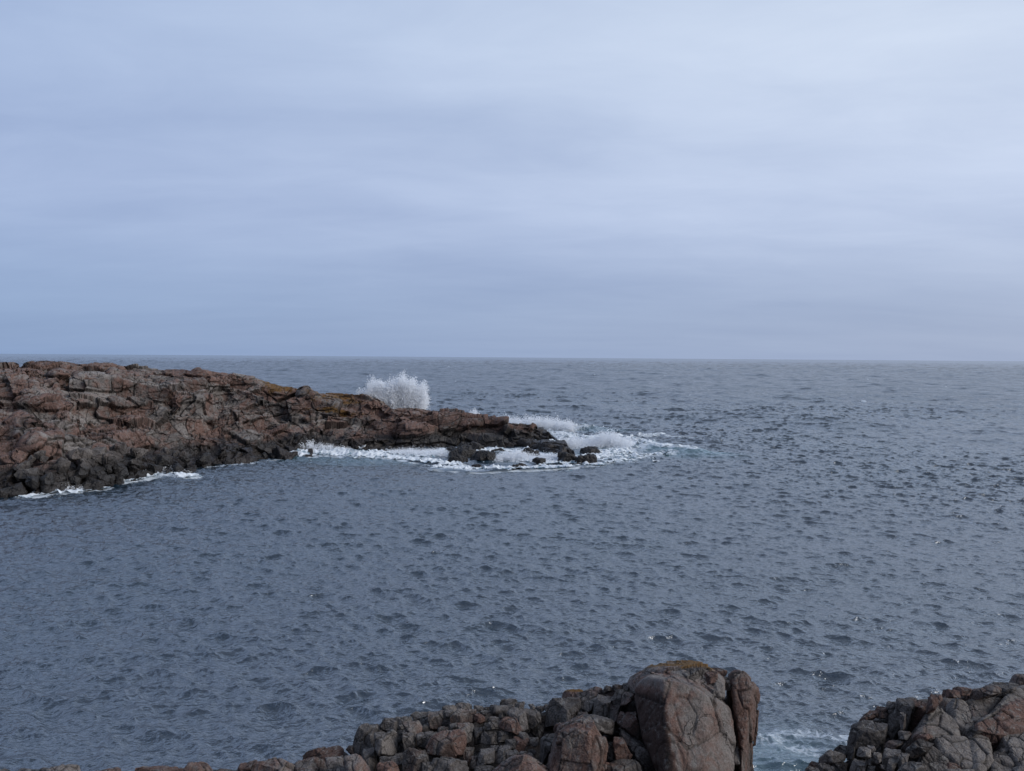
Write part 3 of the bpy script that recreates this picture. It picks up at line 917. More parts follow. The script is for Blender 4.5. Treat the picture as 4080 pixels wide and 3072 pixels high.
# tones: rust, lightness, orange lichen
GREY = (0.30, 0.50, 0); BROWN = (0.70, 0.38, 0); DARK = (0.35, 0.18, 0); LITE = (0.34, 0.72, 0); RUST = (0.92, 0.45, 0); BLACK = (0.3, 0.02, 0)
OUTCROPS = {
 'low': dict(loc=at_y(1350, 3072, 14.0), label='low broken granite ledge with rounded blocks along the bottom edge of the photo', rocks=[
  ('A', [(180, 1003), (240, 900), (290, 845), (400, 850), (450, 900), (440, 1150), (180, 1150)], 14.3, BROWN),
  ('A', [(330, 1000), (470, 860), (560, 825), (780, 835), (950, 900), (1070, 960), (1200, 1020), (1200, 1200), (330, 1200)], 14.0, (.55, .68, .1)),
  ('A', [(1020, 910), (1180, 740), (1330, 690), (1640, 650), (1700, 700), (1700, 900), (1400, 1150), (1020, 1150)], 14.7, (.8, .25, 0)),
  ('A', [(1030, 920), (1130, 790), (1330, 765), (1400, 850), (1470, 980), (1470, 1200), (1030, 1200)], 14.1, (.6, .35, 0)),
  ('A', [(1630, 750), (1680, 745), (1740, 850), (1750, 950), (1690, 900)], 14.2, GREY),
  ('A', [(1490, 960), (1560, 950), (1620, 1000), (1650, 1100), (1490, 1100)], 13.7, DARK),
  ('A', [(1640, 970), (1760, 950), (1860, 1000), (1900, 1100), (1620, 1100)], 13.6, LITE),
  ('A', [(1040, 940), (1090, 935), (1200, 1000), (1200, 1100), (1040, 1100)], 13.8, BROWN),
  ('A', [(1170, 960), (1200, 945), (1290, 1003), (1290, 1080), (1170, 1080)], 13.7, GREY),
  ('A', [(1780, 690), (1830, 640), (1900, 660), (1920, 730), (1850, 760)], 14.7, DARK),
  ('H', [(270, 401), (320, 378), (380, 370), (440, 375), (495, 401), (495, 450), (270, 450)], 14.2, LITE),
  ('H', [(755, 401), (780, 385), (960, 382), (1090, 392), (1090, 450), (755, 450)], 14.2, (.75, .45, 0)),
  ('H', [(1075, 401), (1110, 360), (1160, 350), (1210, 365), (1245, 401), (1245, 450), (1080, 450)], 14.1, (.65, .55, 0)),
  ('H', [(495, 425), (600, 398), (760, 400), (760, 460), (495, 460)], 14.3, BROWN),
  ('H', [(1230, 420), (1300, 398), (1400, 405), (1400, 460), (1230, 460)], 14.4, BROWN),
 ]),
 'mid': dict(loc=at_y(2250, 3072, 14.0), label='jointed granite outcrop crowned by a big block with orange lichen, beside the swirling gap', rocks=[
  ('B', [(110, 800), (170, 600), (290, 440), (380, 380), (460, 400), (470, 560), (400, 800), (330, 1000), (120, 900)], 14.7, (.25, .28, 0)),
  ('B', [(10, 860), (60, 790), (110, 780), (160, 880), (110, 930)], 14.6, DARK),
  ('B', [(280, 830), (340, 600), (400, 620), (440, 800), (460, 1190), (400, 1400), (250, 1400), (230, 1000)], 14.2, (.35, .5, 0)),
  ('B', [(440, 640), (500, 490), (590, 475), (690, 520), (750, 640), (760, 900), (700, 960), (500, 960), (450, 850)], 14.2, (.2, .62, 0)),
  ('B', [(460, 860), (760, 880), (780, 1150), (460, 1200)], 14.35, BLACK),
  ('B', [(540, 480), (600, 380), (720, 345), (800, 380), (800, 520), (700, 600), (560, 560)], 15.0, (.4, .35, 0)),
  ('B', [(760, 350), (860, 340), (970, 370), (1000, 480), (850, 560), (760, 520)], 15.0, (.3, .42, 0)),
  ('B', [(800, 440), (960, 410), (1080, 440), (1160, 580), (1100, 640), (1060, 800), (1040, 860), (900, 560)], 14.5, (.6, .5, 0)),
  ('B', [(870, 520), (930, 505), (990, 600), (1030, 700), (1040, 830), (900, 900), (870, 700)], 14.2, (.5, .5, 0)),
  ('B', [(740, 560), (870, 520), (930, 700), (930, 900), (760, 920)], 14.5, BLACK),
  ('B', [(800, 480), (830, 470), (860, 540), (820, 550)], 14.2, GREY),
  ('B', [(960, 380), (1010, 330), (1130, 270), (1250, 300), (1290, 420), (1290, 580), (1170, 580), (1080, 450)], 15.2, (.25, .2, 0)),
  ('B', [(1250, 260), (1330, 225), (1430, 240), (1480, 330), (1420, 560), (1290, 560), (1260, 400)], 15.0, (.55, .33, 0)),
  ('B', [(1470, 230), (1560, 190), (1660, 190), (1700, 240), (1650, 320), (1540, 330), (1460, 300)], 15.3, (.3, .6, 0)),
  ('B', [(1660, 170), (1850, 155), (1950, 200), (1960, 330), (1750, 330), (1690, 250)], 15.6, (.35, .52, 0)),
  ('B', [(1950, 190), (2030, 190), (2090, 250), (2080, 330), (1950, 330)], 15.6, (.3, .55, 0)),
  ('B', [(1500, 280), (1560, 240), (1620, 270), (1620, 340), (1540, 370), (1500, 330)], 15.0, GREY),
  ('B', [(1590, 370), (1700, 270), (1850, 225), (1950, 280), (1960, 420), (1800, 480), (1600, 470)], 14.8, (.6, .34, 0)),
  ('B', [(1360, 420), (1480, 330), (1600, 380), (1600, 540), (1400, 580)], 15.0, BLACK),
  ('B', [(1580, 480), (1640, 460), (1690, 470), (1690, 520), (1600, 540)], 14.6, GREY),
  ('B', [(1080, 640), (1180, 590), (1310, 565), (1370, 620), (1330, 700), (1220, 860), (1100, 830)], 14.2, (.35, .4, 0)),
  ('B', [(1220, 850), (1300, 690), (1450, 600), (1700, 510), (1780, 620), (1820, 740), (1740, 960), (1550, 1030), (1380, 980), (1230, 920)], 13.9, (.72, .5, 0)),
  ('B', [(1700, 430), (1800, 395), (1880, 430), (1930, 540), (1900, 720), (1820, 740), (1760, 640), (1700, 520)], 14.3, (.5, .45, 0)),
  ('B', [(1400, 560), (1450, 510), (1520, 510), (1540, 560), (1460, 610), (1400, 620)], 14.5, (.4, .5, 0)),
  ('B', [(1760, 850), (1820, 750), (1890, 745), (1930, 850), (1910, 1000), (1850, 1120), (1790, 1000)], 14.0, (.45, .5, 0)),
  ('B', [(880, 940), (980, 840), (1060, 810), (1180, 870), (1220, 960), (1240, 1190), (1240, 1300), (850, 1300), (860, 1000)], 13.6, (.5, .22, 0)),
  ('B', [(710, 1000), (800, 890), (850, 880), (900, 950), (870, 1050), (720, 1050)], 13.95, (.3, .45, 0)),
  ('B', [(490, 970), (600, 980), (720, 960), (830, 1000), (830, 1100), (500, 1100)], 13.8, (.3, .4, 0)),
  ('B', [(480, 1100), (540, 1050), (700, 1060), (770, 1130), (810, 1250), (470, 1250)], 13.4, (.85, .55, 0)),
  ('B', [(1300, 1050), (1370, 980), (1480, 1000), (1700, 970), (1800, 1000), (1850, 1150), (1840, 1300), (1300, 1300)], 13.4, (.4, .45, 0)),
  ('B', [(1150, 1020), (1240, 990), (1290, 1050), (1340, 1190), (1340, 1280), (1150, 1280)], 13.4, (.4, .42, 0)),
  ('B', [(1230, 940), (1300, 930), (1360, 960), (1360, 1030), (1290, 1060), (1240, 1000)], 13.8, DARK),
  ('C', [(560, 300), (590, 280), (620, 300), (610, 340), (570, 340)], 15.4, DARK),
  ('C', [(630, 270), (700, 250), (760, 280), (760, 340), (650, 340)], 15.4, (.35, .35, 0)),
  ('C', [(780, 290), (820, 190), (880, 160), (1000, 175), (1030, 210), (980, 290), (850, 320)], 15.5, (.3, .38, 0)),
  ('C', [(500, 370), (560, 335), (640, 345), (660, 400), (600, 450), (530, 430)], 15.1, (.4, .22, 0)),
  ('C', [(650, 340), (770, 320), (880, 320), (870, 420), (780, 450), (660, 400)], 15.1, (.5, .4, 0)),
  ('C', [(820, 300), (900, 260), (970, 260), (960, 310), (850, 330)], 15.2, DARK),
  ('C', [(900, 380), (1000, 250), (1060, 235), (1120, 310), (1180, 480), (1210, 620), (1150, 650), (1000, 500)], 14.6, (.4, .48, 0)),
  ('C', [(1130, 250), (1200, 230), (1270, 300), (1350, 400), (1370, 520), (1250, 620), (1190, 600), (1140, 400)], 14.7, (.4, .4, 0)),
  ('C', [(1010, 240), (1080, 195), (1130, 220), (1120, 300), (1030, 300)], 15.0, DARK),
  ('C', [(1210, 250), (1250, 235), (1290, 290), (1250, 340)], 15.0, GREY),
  ('C', [(1300, 320), (1330, 275), (1400, 280), (1420, 340), (1330, 370)], 15.2, GREY),
  ('C', [(1420, 300), (1460, 245), (1520, 250), (1540, 330), (1480, 350)], 15.2, (.4, .36, 0)),
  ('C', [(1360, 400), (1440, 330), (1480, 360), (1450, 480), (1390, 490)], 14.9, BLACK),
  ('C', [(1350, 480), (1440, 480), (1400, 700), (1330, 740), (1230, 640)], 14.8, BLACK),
  ('C', [(610, 470), (680, 405), (750, 430), (760, 500), (700, 560), (630, 530)], 14.7, (.35, .5, 0)),
  ('C', [(820, 480), (930, 390), (1000, 460), (1110, 630), (1000, 690), (880, 640), (770, 560)], 14.2, (.7, .5, 0)),
  ('C', [(740, 660), (880, 610), (970, 620), (1000, 720), (880, 790), (770, 800)], 14.1, (.45, .38, 0)),
  ('C', [(540, 590), (680, 620), (750, 700), (750, 830), (640, 830), (520, 800)], 14.1, (.3, .35, 0)),
  ('C', [(1000, 740), (1050, 690), (1140, 690), (1200, 770), (1130, 900), (1050, 960), (990, 860)], 13.9, (.75, .58, 0)),
  ('C', [(880, 760), (990, 730), (1020, 860), (960, 900), (880, 840)], 13.85, (.35, .35, 0)),
  ('C', [(510, 920), (560, 810), (640, 800), (690, 950), (690, 1100), (620, 1140), (470, 1200), (450, 1080)], 13.6, (.25, .4, 0)),
  ('C', [(660, 850), (750, 840), (760, 900), (700, 960), (660, 900)], 13.8, DARK),
  ('C', [(800, 850), (850, 785), (900, 820), (960, 880), (870, 1080), (720, 1100), (720, 1030)], 13.7, (.3, .38, 0)),
  ('C', [(870, 900), (960, 870), (1050, 980), (1050, 1060), (870, 1130)], 13.6, (.35, .44, 0)),
  ('C', [(380, 1010), (430, 950), (470, 960), (460, 1060), (400, 1200), (350, 1200)], 13.6, (.4, .42, 0)),
  ('C', [(400, 560), (520, 520), (560, 600), (520, 800), (420, 820)], 14.3, (.4, .2, 0)),
  ('C', [(370, 370), (430, 360), (540, 440), (550, 500), (480, 520), (400, 480)], 14.75, (.75, .42, 0)),
  ('C', [(540, 540), (640, 520), (750, 540), (740, 600), (600, 620)], 14.2, (.3, .42, 0)),
  ('C', [(420, 1180), (560, 1130), (700, 1180), (720, 1300), (420, 1300)], 13.3, (.3, .42, 0)),
  ('C', [(1070, 640), (1140, 640), (1200, 720), (1180, 800), (1080, 720)], 14.0, GREY),
  ('D', [(310, 510), (440, 440), (620, 425), (700, 440), (640, 560), (400, 580)], 15.5, (.6, .5, .95)),
  ('D', [(170, 600), (230, 540), (480, 510), (590, 570), (610, 680), (560, 870), (300, 950), (60, 980), (90, 820)], 14.8, (.45, .35, 0)),
  ('D', [(480, 500), (680, 440), (830, 385), (940, 400), (970, 450), (920, 520), (640, 560)], 15.3, (.45, .52, .2)),
  ('D', [(600, 600), (720, 520), (860, 480), (890, 540), (800, 740), (740, 770), (640, 700)], 14.9, (.35, .42, 0)),
  ('D', [(590, 850), (620, 720), (700, 760), (750, 830), (720, 900), (600, 900)], 14.5, (.5, .42, 0)),
  ('D', [(850, 640), (930, 480), (1140, 435), (1160, 460), (1090, 640), (1060, 760), (960, 880), (820, 860)], 14.7, (.42, .34, 0)),
  ('D', [(1110, 560), (1190, 440), (1320, 390), (1330, 430), (1290, 520), (1120, 580)], 14.7, (.3, .42, 0)),
  ('D', [(1070, 700), (1110, 590), (1260, 545), (1250, 640), (1200, 880), (1130, 930), (980, 850)], 14.6, (.5, .34, 0)),
  ('D', [(980, 440), (1040, 345), (1130, 350), (1120, 420), (1000, 465)], 15.1, (.3, .3, 0)),
  ('D', [(1130, 370), (1180, 335), (1250, 360), (1250, 400), (1160, 430)], 15.1, (.4, .3, 0)),
  ('D', [(1270, 380), (1300, 330), (1380, 320), (1420, 380), (1330, 440)], 15.1, (.35, .4, 0)),
  ('D', [(1440, 330), (1480, 295), (1510, 340), (1500, 430), (1450, 450)], 14.9, GREY),
  ('D', [(1290, 530), (1370, 390), (1430, 420), (1430, 570), (1340, 645), (1260, 640)], 14.5, (.62, .52, 0)),
  ('D', [(1220, 880), (1250, 660), (1430, 600), (1520, 900), (1600, 1110), (1500, 1170), (1200, 930)], 14.2, (.75, .25, 0)),
  ('D', [(1140, 960), (1220, 890), (1500, 1150), (1900, 1480), (2010, 1560), (2000, 1750), (1590, 1850), (1400, 1420), (1280, 1150)], 13.75, (.4, .34, 0)),
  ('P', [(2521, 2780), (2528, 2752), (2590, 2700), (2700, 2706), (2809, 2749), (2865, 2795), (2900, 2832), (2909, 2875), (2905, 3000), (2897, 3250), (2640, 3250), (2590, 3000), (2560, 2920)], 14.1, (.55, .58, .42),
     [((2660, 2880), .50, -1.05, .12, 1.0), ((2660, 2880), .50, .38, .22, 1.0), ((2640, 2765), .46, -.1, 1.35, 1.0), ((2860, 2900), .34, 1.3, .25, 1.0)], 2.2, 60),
  ('P', [(2510, 2718), (2560, 2680), (2591, 2662), (2660, 2654), (2770, 2650), (2830, 2660), (2880, 2700), (2860, 2780), (2700, 2790), (2530, 2760)], 14.9, (.45, .6, .84),
     [(None, .5, -.15, 1.1, 1.0), (None, .5, .25, .7, 1.0), (None, .5, -.9, .5, 1.0)], 1.7, 22),
  ('E', [(590, 240), (700, 120), (860, 60), (1000, 110), (970, 300), (900, 360), (650, 300)], 14.35, (.2, .2, 0)),
  ('E', [(990, 160), (1110, 90), (1180, 150), (1180, 300), (1050, 340), (970, 290)], 14.3, RUST),
  ('E', [(1100, 110), (1200, 80), (1330, 140), (1300, 220), (1180, 230)], 14.8, (.7, .3, 0)),
  ('E', [(900, 360), (1000, 320), (1170, 350), (1250, 500), (1250, 590), (1120, 520)], 14.1, (.5, .62, 0)),
  ('E', [(1290, 350), (1430, 190), (1560, 180), (1680, 250), (1760, 370), (1800, 480), (1815, 700), (1790, 1050), (1750, 1400), (1700, 1900), (1380, 1900), (1340, 1200), (1290, 620)], 14.7, (.62, .42, 0),
     [((1500, 600), .5, .15, .2, 1.0), ((1700, 600), .5, 1.2, .2, 1.0), ((1500, 300), .5, .2, 1.1, 1.0), ((1400, 700), .48, -.7, .1, 1.0)], 1.3, 44),
  ('E', [(1290, 170), (1430, 170), (1420, 330), (1370, 420), (1290, 400)], 14.5, DARK),
  ('E', [(1740, 380), (1800, 480), (1818, 700), (1800, 900), (1775, 1250), (1740, 1270), (1730, 1000), (1750, 700)], 14.9, (.95, .2, 0)),
 ]),
 'right': dict(loc=at_y(3700, 3072, 13.5), label='massive grey slab outcrop cut by deep dark joints at the lower right corner', rocks=[
  ('F', [(940, 1010), (980, 900), (1170, 780), (1300, 710), (1620, 720), (1640, 760), (1600, 900), (1560, 1200), (1480, 1400), (900, 1400), (900, 1180)], 14.3, (.15, .16, 0)),
  ('F', [(1130, 750), (1200, 660), (1340, 540), (1390, 560), (1390, 700), (1200, 800), (990, 900)], 14.7, (.6, .28, 0)),
  ('F', [(1390, 580), (1440, 490), (1520, 465), (1580, 520), (1600, 640), (1560, 720), (1400, 700)], 14.7, (.65, .32, 0)),
  ('F', [(1600, 540), (1640, 380), (1760, 270), (1900, 230), (1940, 500), (1850, 900), (1700, 1150), (1580, 1000), (1600, 720)], 14.7, (.2, .26, 0)),
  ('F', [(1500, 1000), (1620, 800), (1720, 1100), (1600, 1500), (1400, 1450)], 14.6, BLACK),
  ('G', [(100, 430), (180, 395), (300, 400), (330, 520), (290, 700), (200, 1020), (110, 1050), (60, 700)], 14.5, (.4, .34, 0)),
  ('G', [(300, 420), (380, 400), (500, 440), (520, 560), (480, 760), (360, 1020), (260, 1050), (290, 700)], 14.6, (.9, .3, 0)),
  ('G', [(110, 760), (150, 680), (190, 680), (200, 760), (180, 1000), (110, 1040)], 14.2, (.35, .36, 0)),
  ('F', [(1240, 1190), (1320, 1185), (1370, 1280), (1330, 1320), (1270, 1290)], 13.7, LITE),
  ('F', [(1210, 1430), (1260, 1420), (1320, 1470), (1290, 1550), (1230, 1520)], 13.5, LITE),
  ('F', [(1000, 1500), (1040, 1390), (1120, 1400), (1200, 1450), (1200, 1560), (1150, 1760), (1000, 1780), (940, 1650)], 13.6, (.25, .45, 0)),
  ('F', [(600, 1470), (830, 1420), (880, 1500), (860, 1780), (650, 1780)], 13.9, BLACK),
  ('F', [(370, 1580), (440, 1530), (600, 1530), (650, 1620), (650, 1800), (380, 1800)], 13.7, (.3, .4, 0)),
  ('F', [(150, 1640), (220, 1575), (340, 1580), (370, 1666), (370, 1800), (130, 1800)], 13.7, (.35, .55, 0)),
  ('F', [(170, 1640), (260, 1495), (340, 1500), (440, 1540), (370, 1620), (240, 1680)], 14.1, (.7, .2, 0)),
  ('F', [(650, 1290), (790, 1190), (890, 1160), (930, 1300), (880, 1420), (740, 1380)], 14.3, DARK),
  ('F', [(900, 1150), (960, 1000), (1040, 1080), (1050, 1220), (1000, 1450), (880, 1450)], 14.2, (.3, .26, 0)),
  ('F', [(1560, 1180), (1690, 1120), (1860, 1100), (1850, 1200), (1700, 1270), (1560, 1290)], 13.9, (.6, .3, 0)),
  ('F', [(1520, 1460), (1560, 1300), (1700, 1220), (1830, 1180), (1820, 1400), (1750, 1560), (1640, 1640), (1520, 1540)], 13.5, (.3, .52, 0)),
  ('F', [(1480, 1560), (1510, 1535), (1570, 1590), (1550, 1640), (1500, 1610)], 13.3, LITE),
  ('F', [(1250, 1530), (1340, 1520), (1370, 1600), (1350, 1780), (1260, 1780)], 13.5, (.3, .36, 0)),
  ('G', [(90, 1060), (150, 1030), (240, 1050), (280, 1100), (220, 1180), (100, 1160)], 13.9, (.4, .42, 0)),
  ('G', [(520, 760), (590, 480), (640, 390), (740, 390), (740, 560), (620, 720)], 14.2, (.75, .42, 0)),
  ('G', [(380, 1060), (480, 860), (600, 700), (700, 500), (900, 470), (960, 560), (985, 900), (1160, 1060), (1130, 1110), (640, 1120), (500, 1100)], 13.9, (.38, .5, 0), 'U'),
  ('G', [(955, 540), (1100, 540), (1180, 650), (1270, 900), (1280, 960), (1170, 1060), (985, 890)], 13.9, (.32, .5, 0), 'U'),
  ('G', [(1190, 650), (1290, 620), (1420, 710), (1500, 800), (1290, 960)], 14.0, (.5, .42, 0), 'U'),
  ('G', [(720, 400), (900, 385), (1030, 430), (1060, 520), (820, 500), (720, 490)], 14.4, RUST),
  ('G', [(860, 370), (1100, 350), (1220, 375), (1180, 470), (1000, 470)], 14.7, (.85, .45, 0)),
  ('G', [(1060, 460), (1200, 410), (1500, 345), (1700, 345), (1700, 460), (1400, 540), (1100, 550)], 14.8, (.55, .5, 0)),
  ('G', [(1160, 560), (1400, 480), (1640, 450), (1760, 500), (1640, 640), (1480, 820), (1300, 660)], 14.4, (.35, .46, 0), 'U'),
  ('G', [(1480, 340), (1600, 290), (1850, 275), (1960, 320), (1800, 520), (1680, 480)], 15.0, (.4, .45, 0)),
  ('G', [(1480, 810), (1760, 540), (2000, 320), (2250, 240), (2250, 500), (1900, 620), (1620, 830)], 14.6, (.35, .42, 0), 'R'),
  ('G', [(1600, 820), (1720, 640), (1900, 570), (2100, 540), (2300, 560), (2300, 1060), (1850, 1030)], 14.0, (.82, .45, 0), 'R'),
  ('G', [(1360, 900), (1560, 830), (1700, 850), (1880, 1000), (1760, 1060), (1600, 1040), (1380, 990)], 13.8, (.7, .4, 0), 'R'),
  ('G', [(1140, 1090), (1300, 970), (1560, 1000), (1420, 1060), (1200, 1150)], 13.9, BLACK),
  ('G', [(1170, 1090), (1330, 1020), (1560, 1005), (1660, 1050), (1800, 1240), (1560, 1480), (1600, 1800), (1290, 1800), (1240, 1380)], 13.4, (.2, .6, 0), 'L'),
  ('G', [(630, 1110), (820, 1115), (1140, 1120), (1230, 1290), (1250, 1480), (1265, 1610), (880, 1510), (800, 1360), (610, 1230)], 13.4, (.22, .58, 0), 'L'),
  ('G', [(1690, 1040), (1850, 1015), (2300, 1000), (2300, 1660), (2020, 1540), (1860, 1280)], 13.4, (.2, .62, 0), 'L'),
  ('G', [(1560, 1480), (1640, 1350), (1720, 1300), (1860, 1330), (1940, 1500), (1945, 1580), (1880, 1630)], 13.2, (.2, .5, 0), 'L'),
  ('G', [(1570, 1500), (1880, 1650), (1860, 1850), (1560, 1850)], 13.1, (.2, .52, 0), 'L'),
  ('G', [(1900, 1650), (1960, 1590), (2300, 1560), (2300, 1850), (1880, 1850)], 13.0, (.35, .5, 0), 'L'),
  ('G', [(875, 1530), (960, 1540), (1070, 1610), (880, 1625)], 13.2, (.7, .4, 0), 'L'),
  ('G', [(830, 1650), (1000, 1635), (1270, 1630), (1280, 1850), (830, 1850)], 13.0, (.25, .52, 0), 'L'),
  ('G', [(490, 1380), (570, 1280), (640, 1290), (840, 1470), (850, 1580), (800, 1700), (460, 1700), (450, 1500)], 13.0, (.35, .36, 0), 'L'),
  ('G', [(60, 1700), (200, 1560), (480, 1420), (480, 1640), (420, 1850), (60, 1850)], 12.9, (.3, .3, 0)),
  ('G', [(450, 1700), (820, 1700), (820, 1880), (420, 1880)], 12.9, (.35, .34, 0), 'L'),
  ('G', [(220, 1320), (400, 1180), (600, 1140), (640, 1230), (520, 1380), (360, 1440), (220, 1440)], 13.4, (.15, .14, 0)),
  ('G', [(370, 1150), (460, 1065), (600, 1085), (660, 1130), (480, 1190), (370, 1210)], 13.7, (.75, .6, .15)),
  ('G', [(60, 1560), (100, 1400), (180, 1340), (250, 1400), (190, 1560), (80, 1660)], 13.3, (.3, .5, 0)),
  ('G', [(-120, 1700), (-60, 1500), (40, 1380), (90, 1420), (40, 1600), (-60, 1800)], 13.3, (.3, .34, 0)),
 ]),
}
LOOSE = [
 ('A', [(1470, 800), (1540, 760), (1650, 770), (1720, 870), (1760, 960), (1600, 1020), (1480, 930)], 13.9, LITE, None, None, 12, 'rounded pale boulder wedged behind a larger white topped boulder on the low ledge'),
 ('A', [(1720, 710), (1780, 690), (1950, 750), (2020, 850), (2060, 920), (2200, 1080), (2200, 1250), (1850, 1250), (1750, 900)], 13.6, (.6, .78, 0), None, None, 13, 'white topped boulder with rusty brown lower side at the foot of the jointed outcrop'),
 ('C', [(660, 1230), (820, 1110), (960, 1030), (1080, 1000), (1220, 1020), (1340, 1090), (1450, 1170), (1520, 1240), (1520, 1380), (660, 1380)], 12.9, (.62, .66, 0), [(None, .5, -.2, .8, 1), (None, .5, .5, .9, 1), (None, .5, -.8, .7, 1)], 1.1, 9, 'smooth rounded pinkish boulder with diagonal banding at the bottom edge'),
 ('C', [(1210, 740), (1340, 725), (1355, 800), (1290, 860), (1220, 820)], 14.0, (.35, .48, 0), None, None, 16, 'small grey block jammed in the dark crevice left of the square brown block'),
 ('C', [(1080, 960), (1130, 925), (1180, 950), (1180, 1010), (1100, 1020)], 13.4, (.3, .52, 0), None, None, 9, 'small round grey stone resting just above the smooth pinkish boulder'),
 ('C', [(1190, 975), (1225, 950), (1260, 995), (1240, 1030), (1200, 1010)], 13.3, (.3, .62, .1), None, None, 9, 'small pale stone right of the round grey stone above the pinkish boulder'),
 ('C', [(1205, 930), (1255, 905), (1305, 950), (1280, 985), (1220, 965)], 13.5, (.4, .25, .25), None, None, 9, 'small dark greenish stone topmost of the three above the pinkish boulder'),
 ('D', [(240, 1060), (420, 960), (700, 905), (830, 905), (870, 990), (970, 1170), (1030, 1350), (1010, 1500), (930, 1850), (60, 1850), (200, 1300)], 13.3, (.66, .4, 0),
    [((480, 1300), .5, -.30, .10, 1.0), ((500, 1120), .5, -.2, 1.5, 1.0), ((800, 1200), .5, 1.15, .25, 1.0), ((260, 1300), .45, -1.2, .1, 1.0)], 1.2, 60, 'large square brown block with a flat pale top and a sunlit right edge'),
 ('D', [(30, 1200), (250, 980), (420, 950), (320, 1100), (240, 1350), (140, 1650), (0, 1700)], 13.75, (.25, .22, 0), None, None, 16, 'dark shaded block leaning behind the left side of the square brown block'),
 ('D', [(430, 950), (560, 870), (760, 830), (960, 850), (1110, 890), (1135, 970), (1090, 1110), (900, 1080), (600, 1000)], 13.75, (.35, .32, 0), None, 1.0, 14, 'thin dark capstone lying just behind the top of the square brown block'),
 ('D', [(970, 1110), (1090, 1130), (1150, 1250), (1130, 1500), (1050, 1520), (1010, 1300)], 13.5, (.0, .88, 0), None, None, 18, 'narrow pale greenish slab standing right of the square brown block'),
 ('D', [(1100, 1090), (1110, 1010), (1170, 1015), (1250, 1130), (1340, 1290), (1420, 1450), (1400, 1500), (1130, 1520), (1150, 1280)], 13.4, (.85, .6, 0), None, None, 22, 'orange brown wedge of rock leaning against the pale greenish slab'),
 ('D', [(1000, 1580), (1300, 1480), (1420, 1460), (1550, 1600), (1570, 1700), (1560, 1850), (1000, 1850)], 13.1, (.5, .36, 0), None, None, 18, 'broken brown and slate blue block beneath the orange brown wedge'),
 ('D', [(910, 1590), (1000, 1510), (1080, 1560), (1010, 1660), (930, 1700)], 13.1, (.7, .5, 0), None, None, 16, 'little brown fragment at the lower right corner of the square brown block'),
 ('E', [(1360, 1290), (1560, 1320), (1575, 1480), (1550, 1660), (1440, 1600), (1350, 1500)], 14.0, (.4, .68, 0), [(None, .5, .2, .7, 1), (None, .5, -.3, .1, 1)], .9, 20, 'pale flat topped block wedged between the lichen block and the tall right hand pillar'),
 ('F', [(1070, 1340), (1130, 1190), (1220, 1180), (1290, 1310), (1290, 1440), (1200, 1430), (1060, 1390)], 13.5, (.25, .8, 0), None, None, 12, 'pale split boulder in front of the dark smooth face of the slab outcrop'),
 ('F', [(1350, 1380), (1380, 1290), (1440, 1285), (1470, 1380), (1480, 1480), (1400, 1530), (1340, 1490)], 13.4, (.25, .66, 0), None, None, 12, 'egg shaped grey stone just right of the pale split boulder'),
 ('F', [(380, 1450), (600, 1300), (750, 1320), (870, 1400), (830, 1500), (700, 1550), (420, 1550)], 14.0, (.4, .6, 0), None, None, 12, 'light grey lumpy boulder overlooking the swirling gap on the right outcrop'),
 ('G', [(1840, 290), (1870, 220), (1960, 150), (2100, 130), (2280, 130), (2280, 320), (1900, 310)], 15.6, (.4, .35, 0), None, None, 12, 'rounded dark hump of rock cut by the right edge above the slab outcrop'),
]
seed = 100
for key, oc in OUTCROPS.items():
    root = empty('rock_outcrop', oc['loc'])
    tag(root, oc['label'], 'rock outcrop', 'granite outcrops of the near shore')
    for rk in oc['rocks']:
        seed += 1
        crop, pts, D, tone = rk[:4]
        fac = rk[4] if len(rk) > 4 else None
        T = rk[5] if len(rk) > 5 else None
        pw = rk[6] if len(rk) > 6 else 70
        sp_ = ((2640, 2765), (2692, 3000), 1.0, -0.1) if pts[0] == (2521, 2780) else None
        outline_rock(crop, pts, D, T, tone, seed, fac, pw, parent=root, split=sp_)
    oc['root'] = root
for crop, pts, D, tone, fac, T, pw, label in LOOSE:
    seed += 1
    o = outline_rock(crop, pts, D, T, tone, seed, fac, pw, name='boulder')
    tag(o, label, 'boulder', 'loose boulders of the near shore')


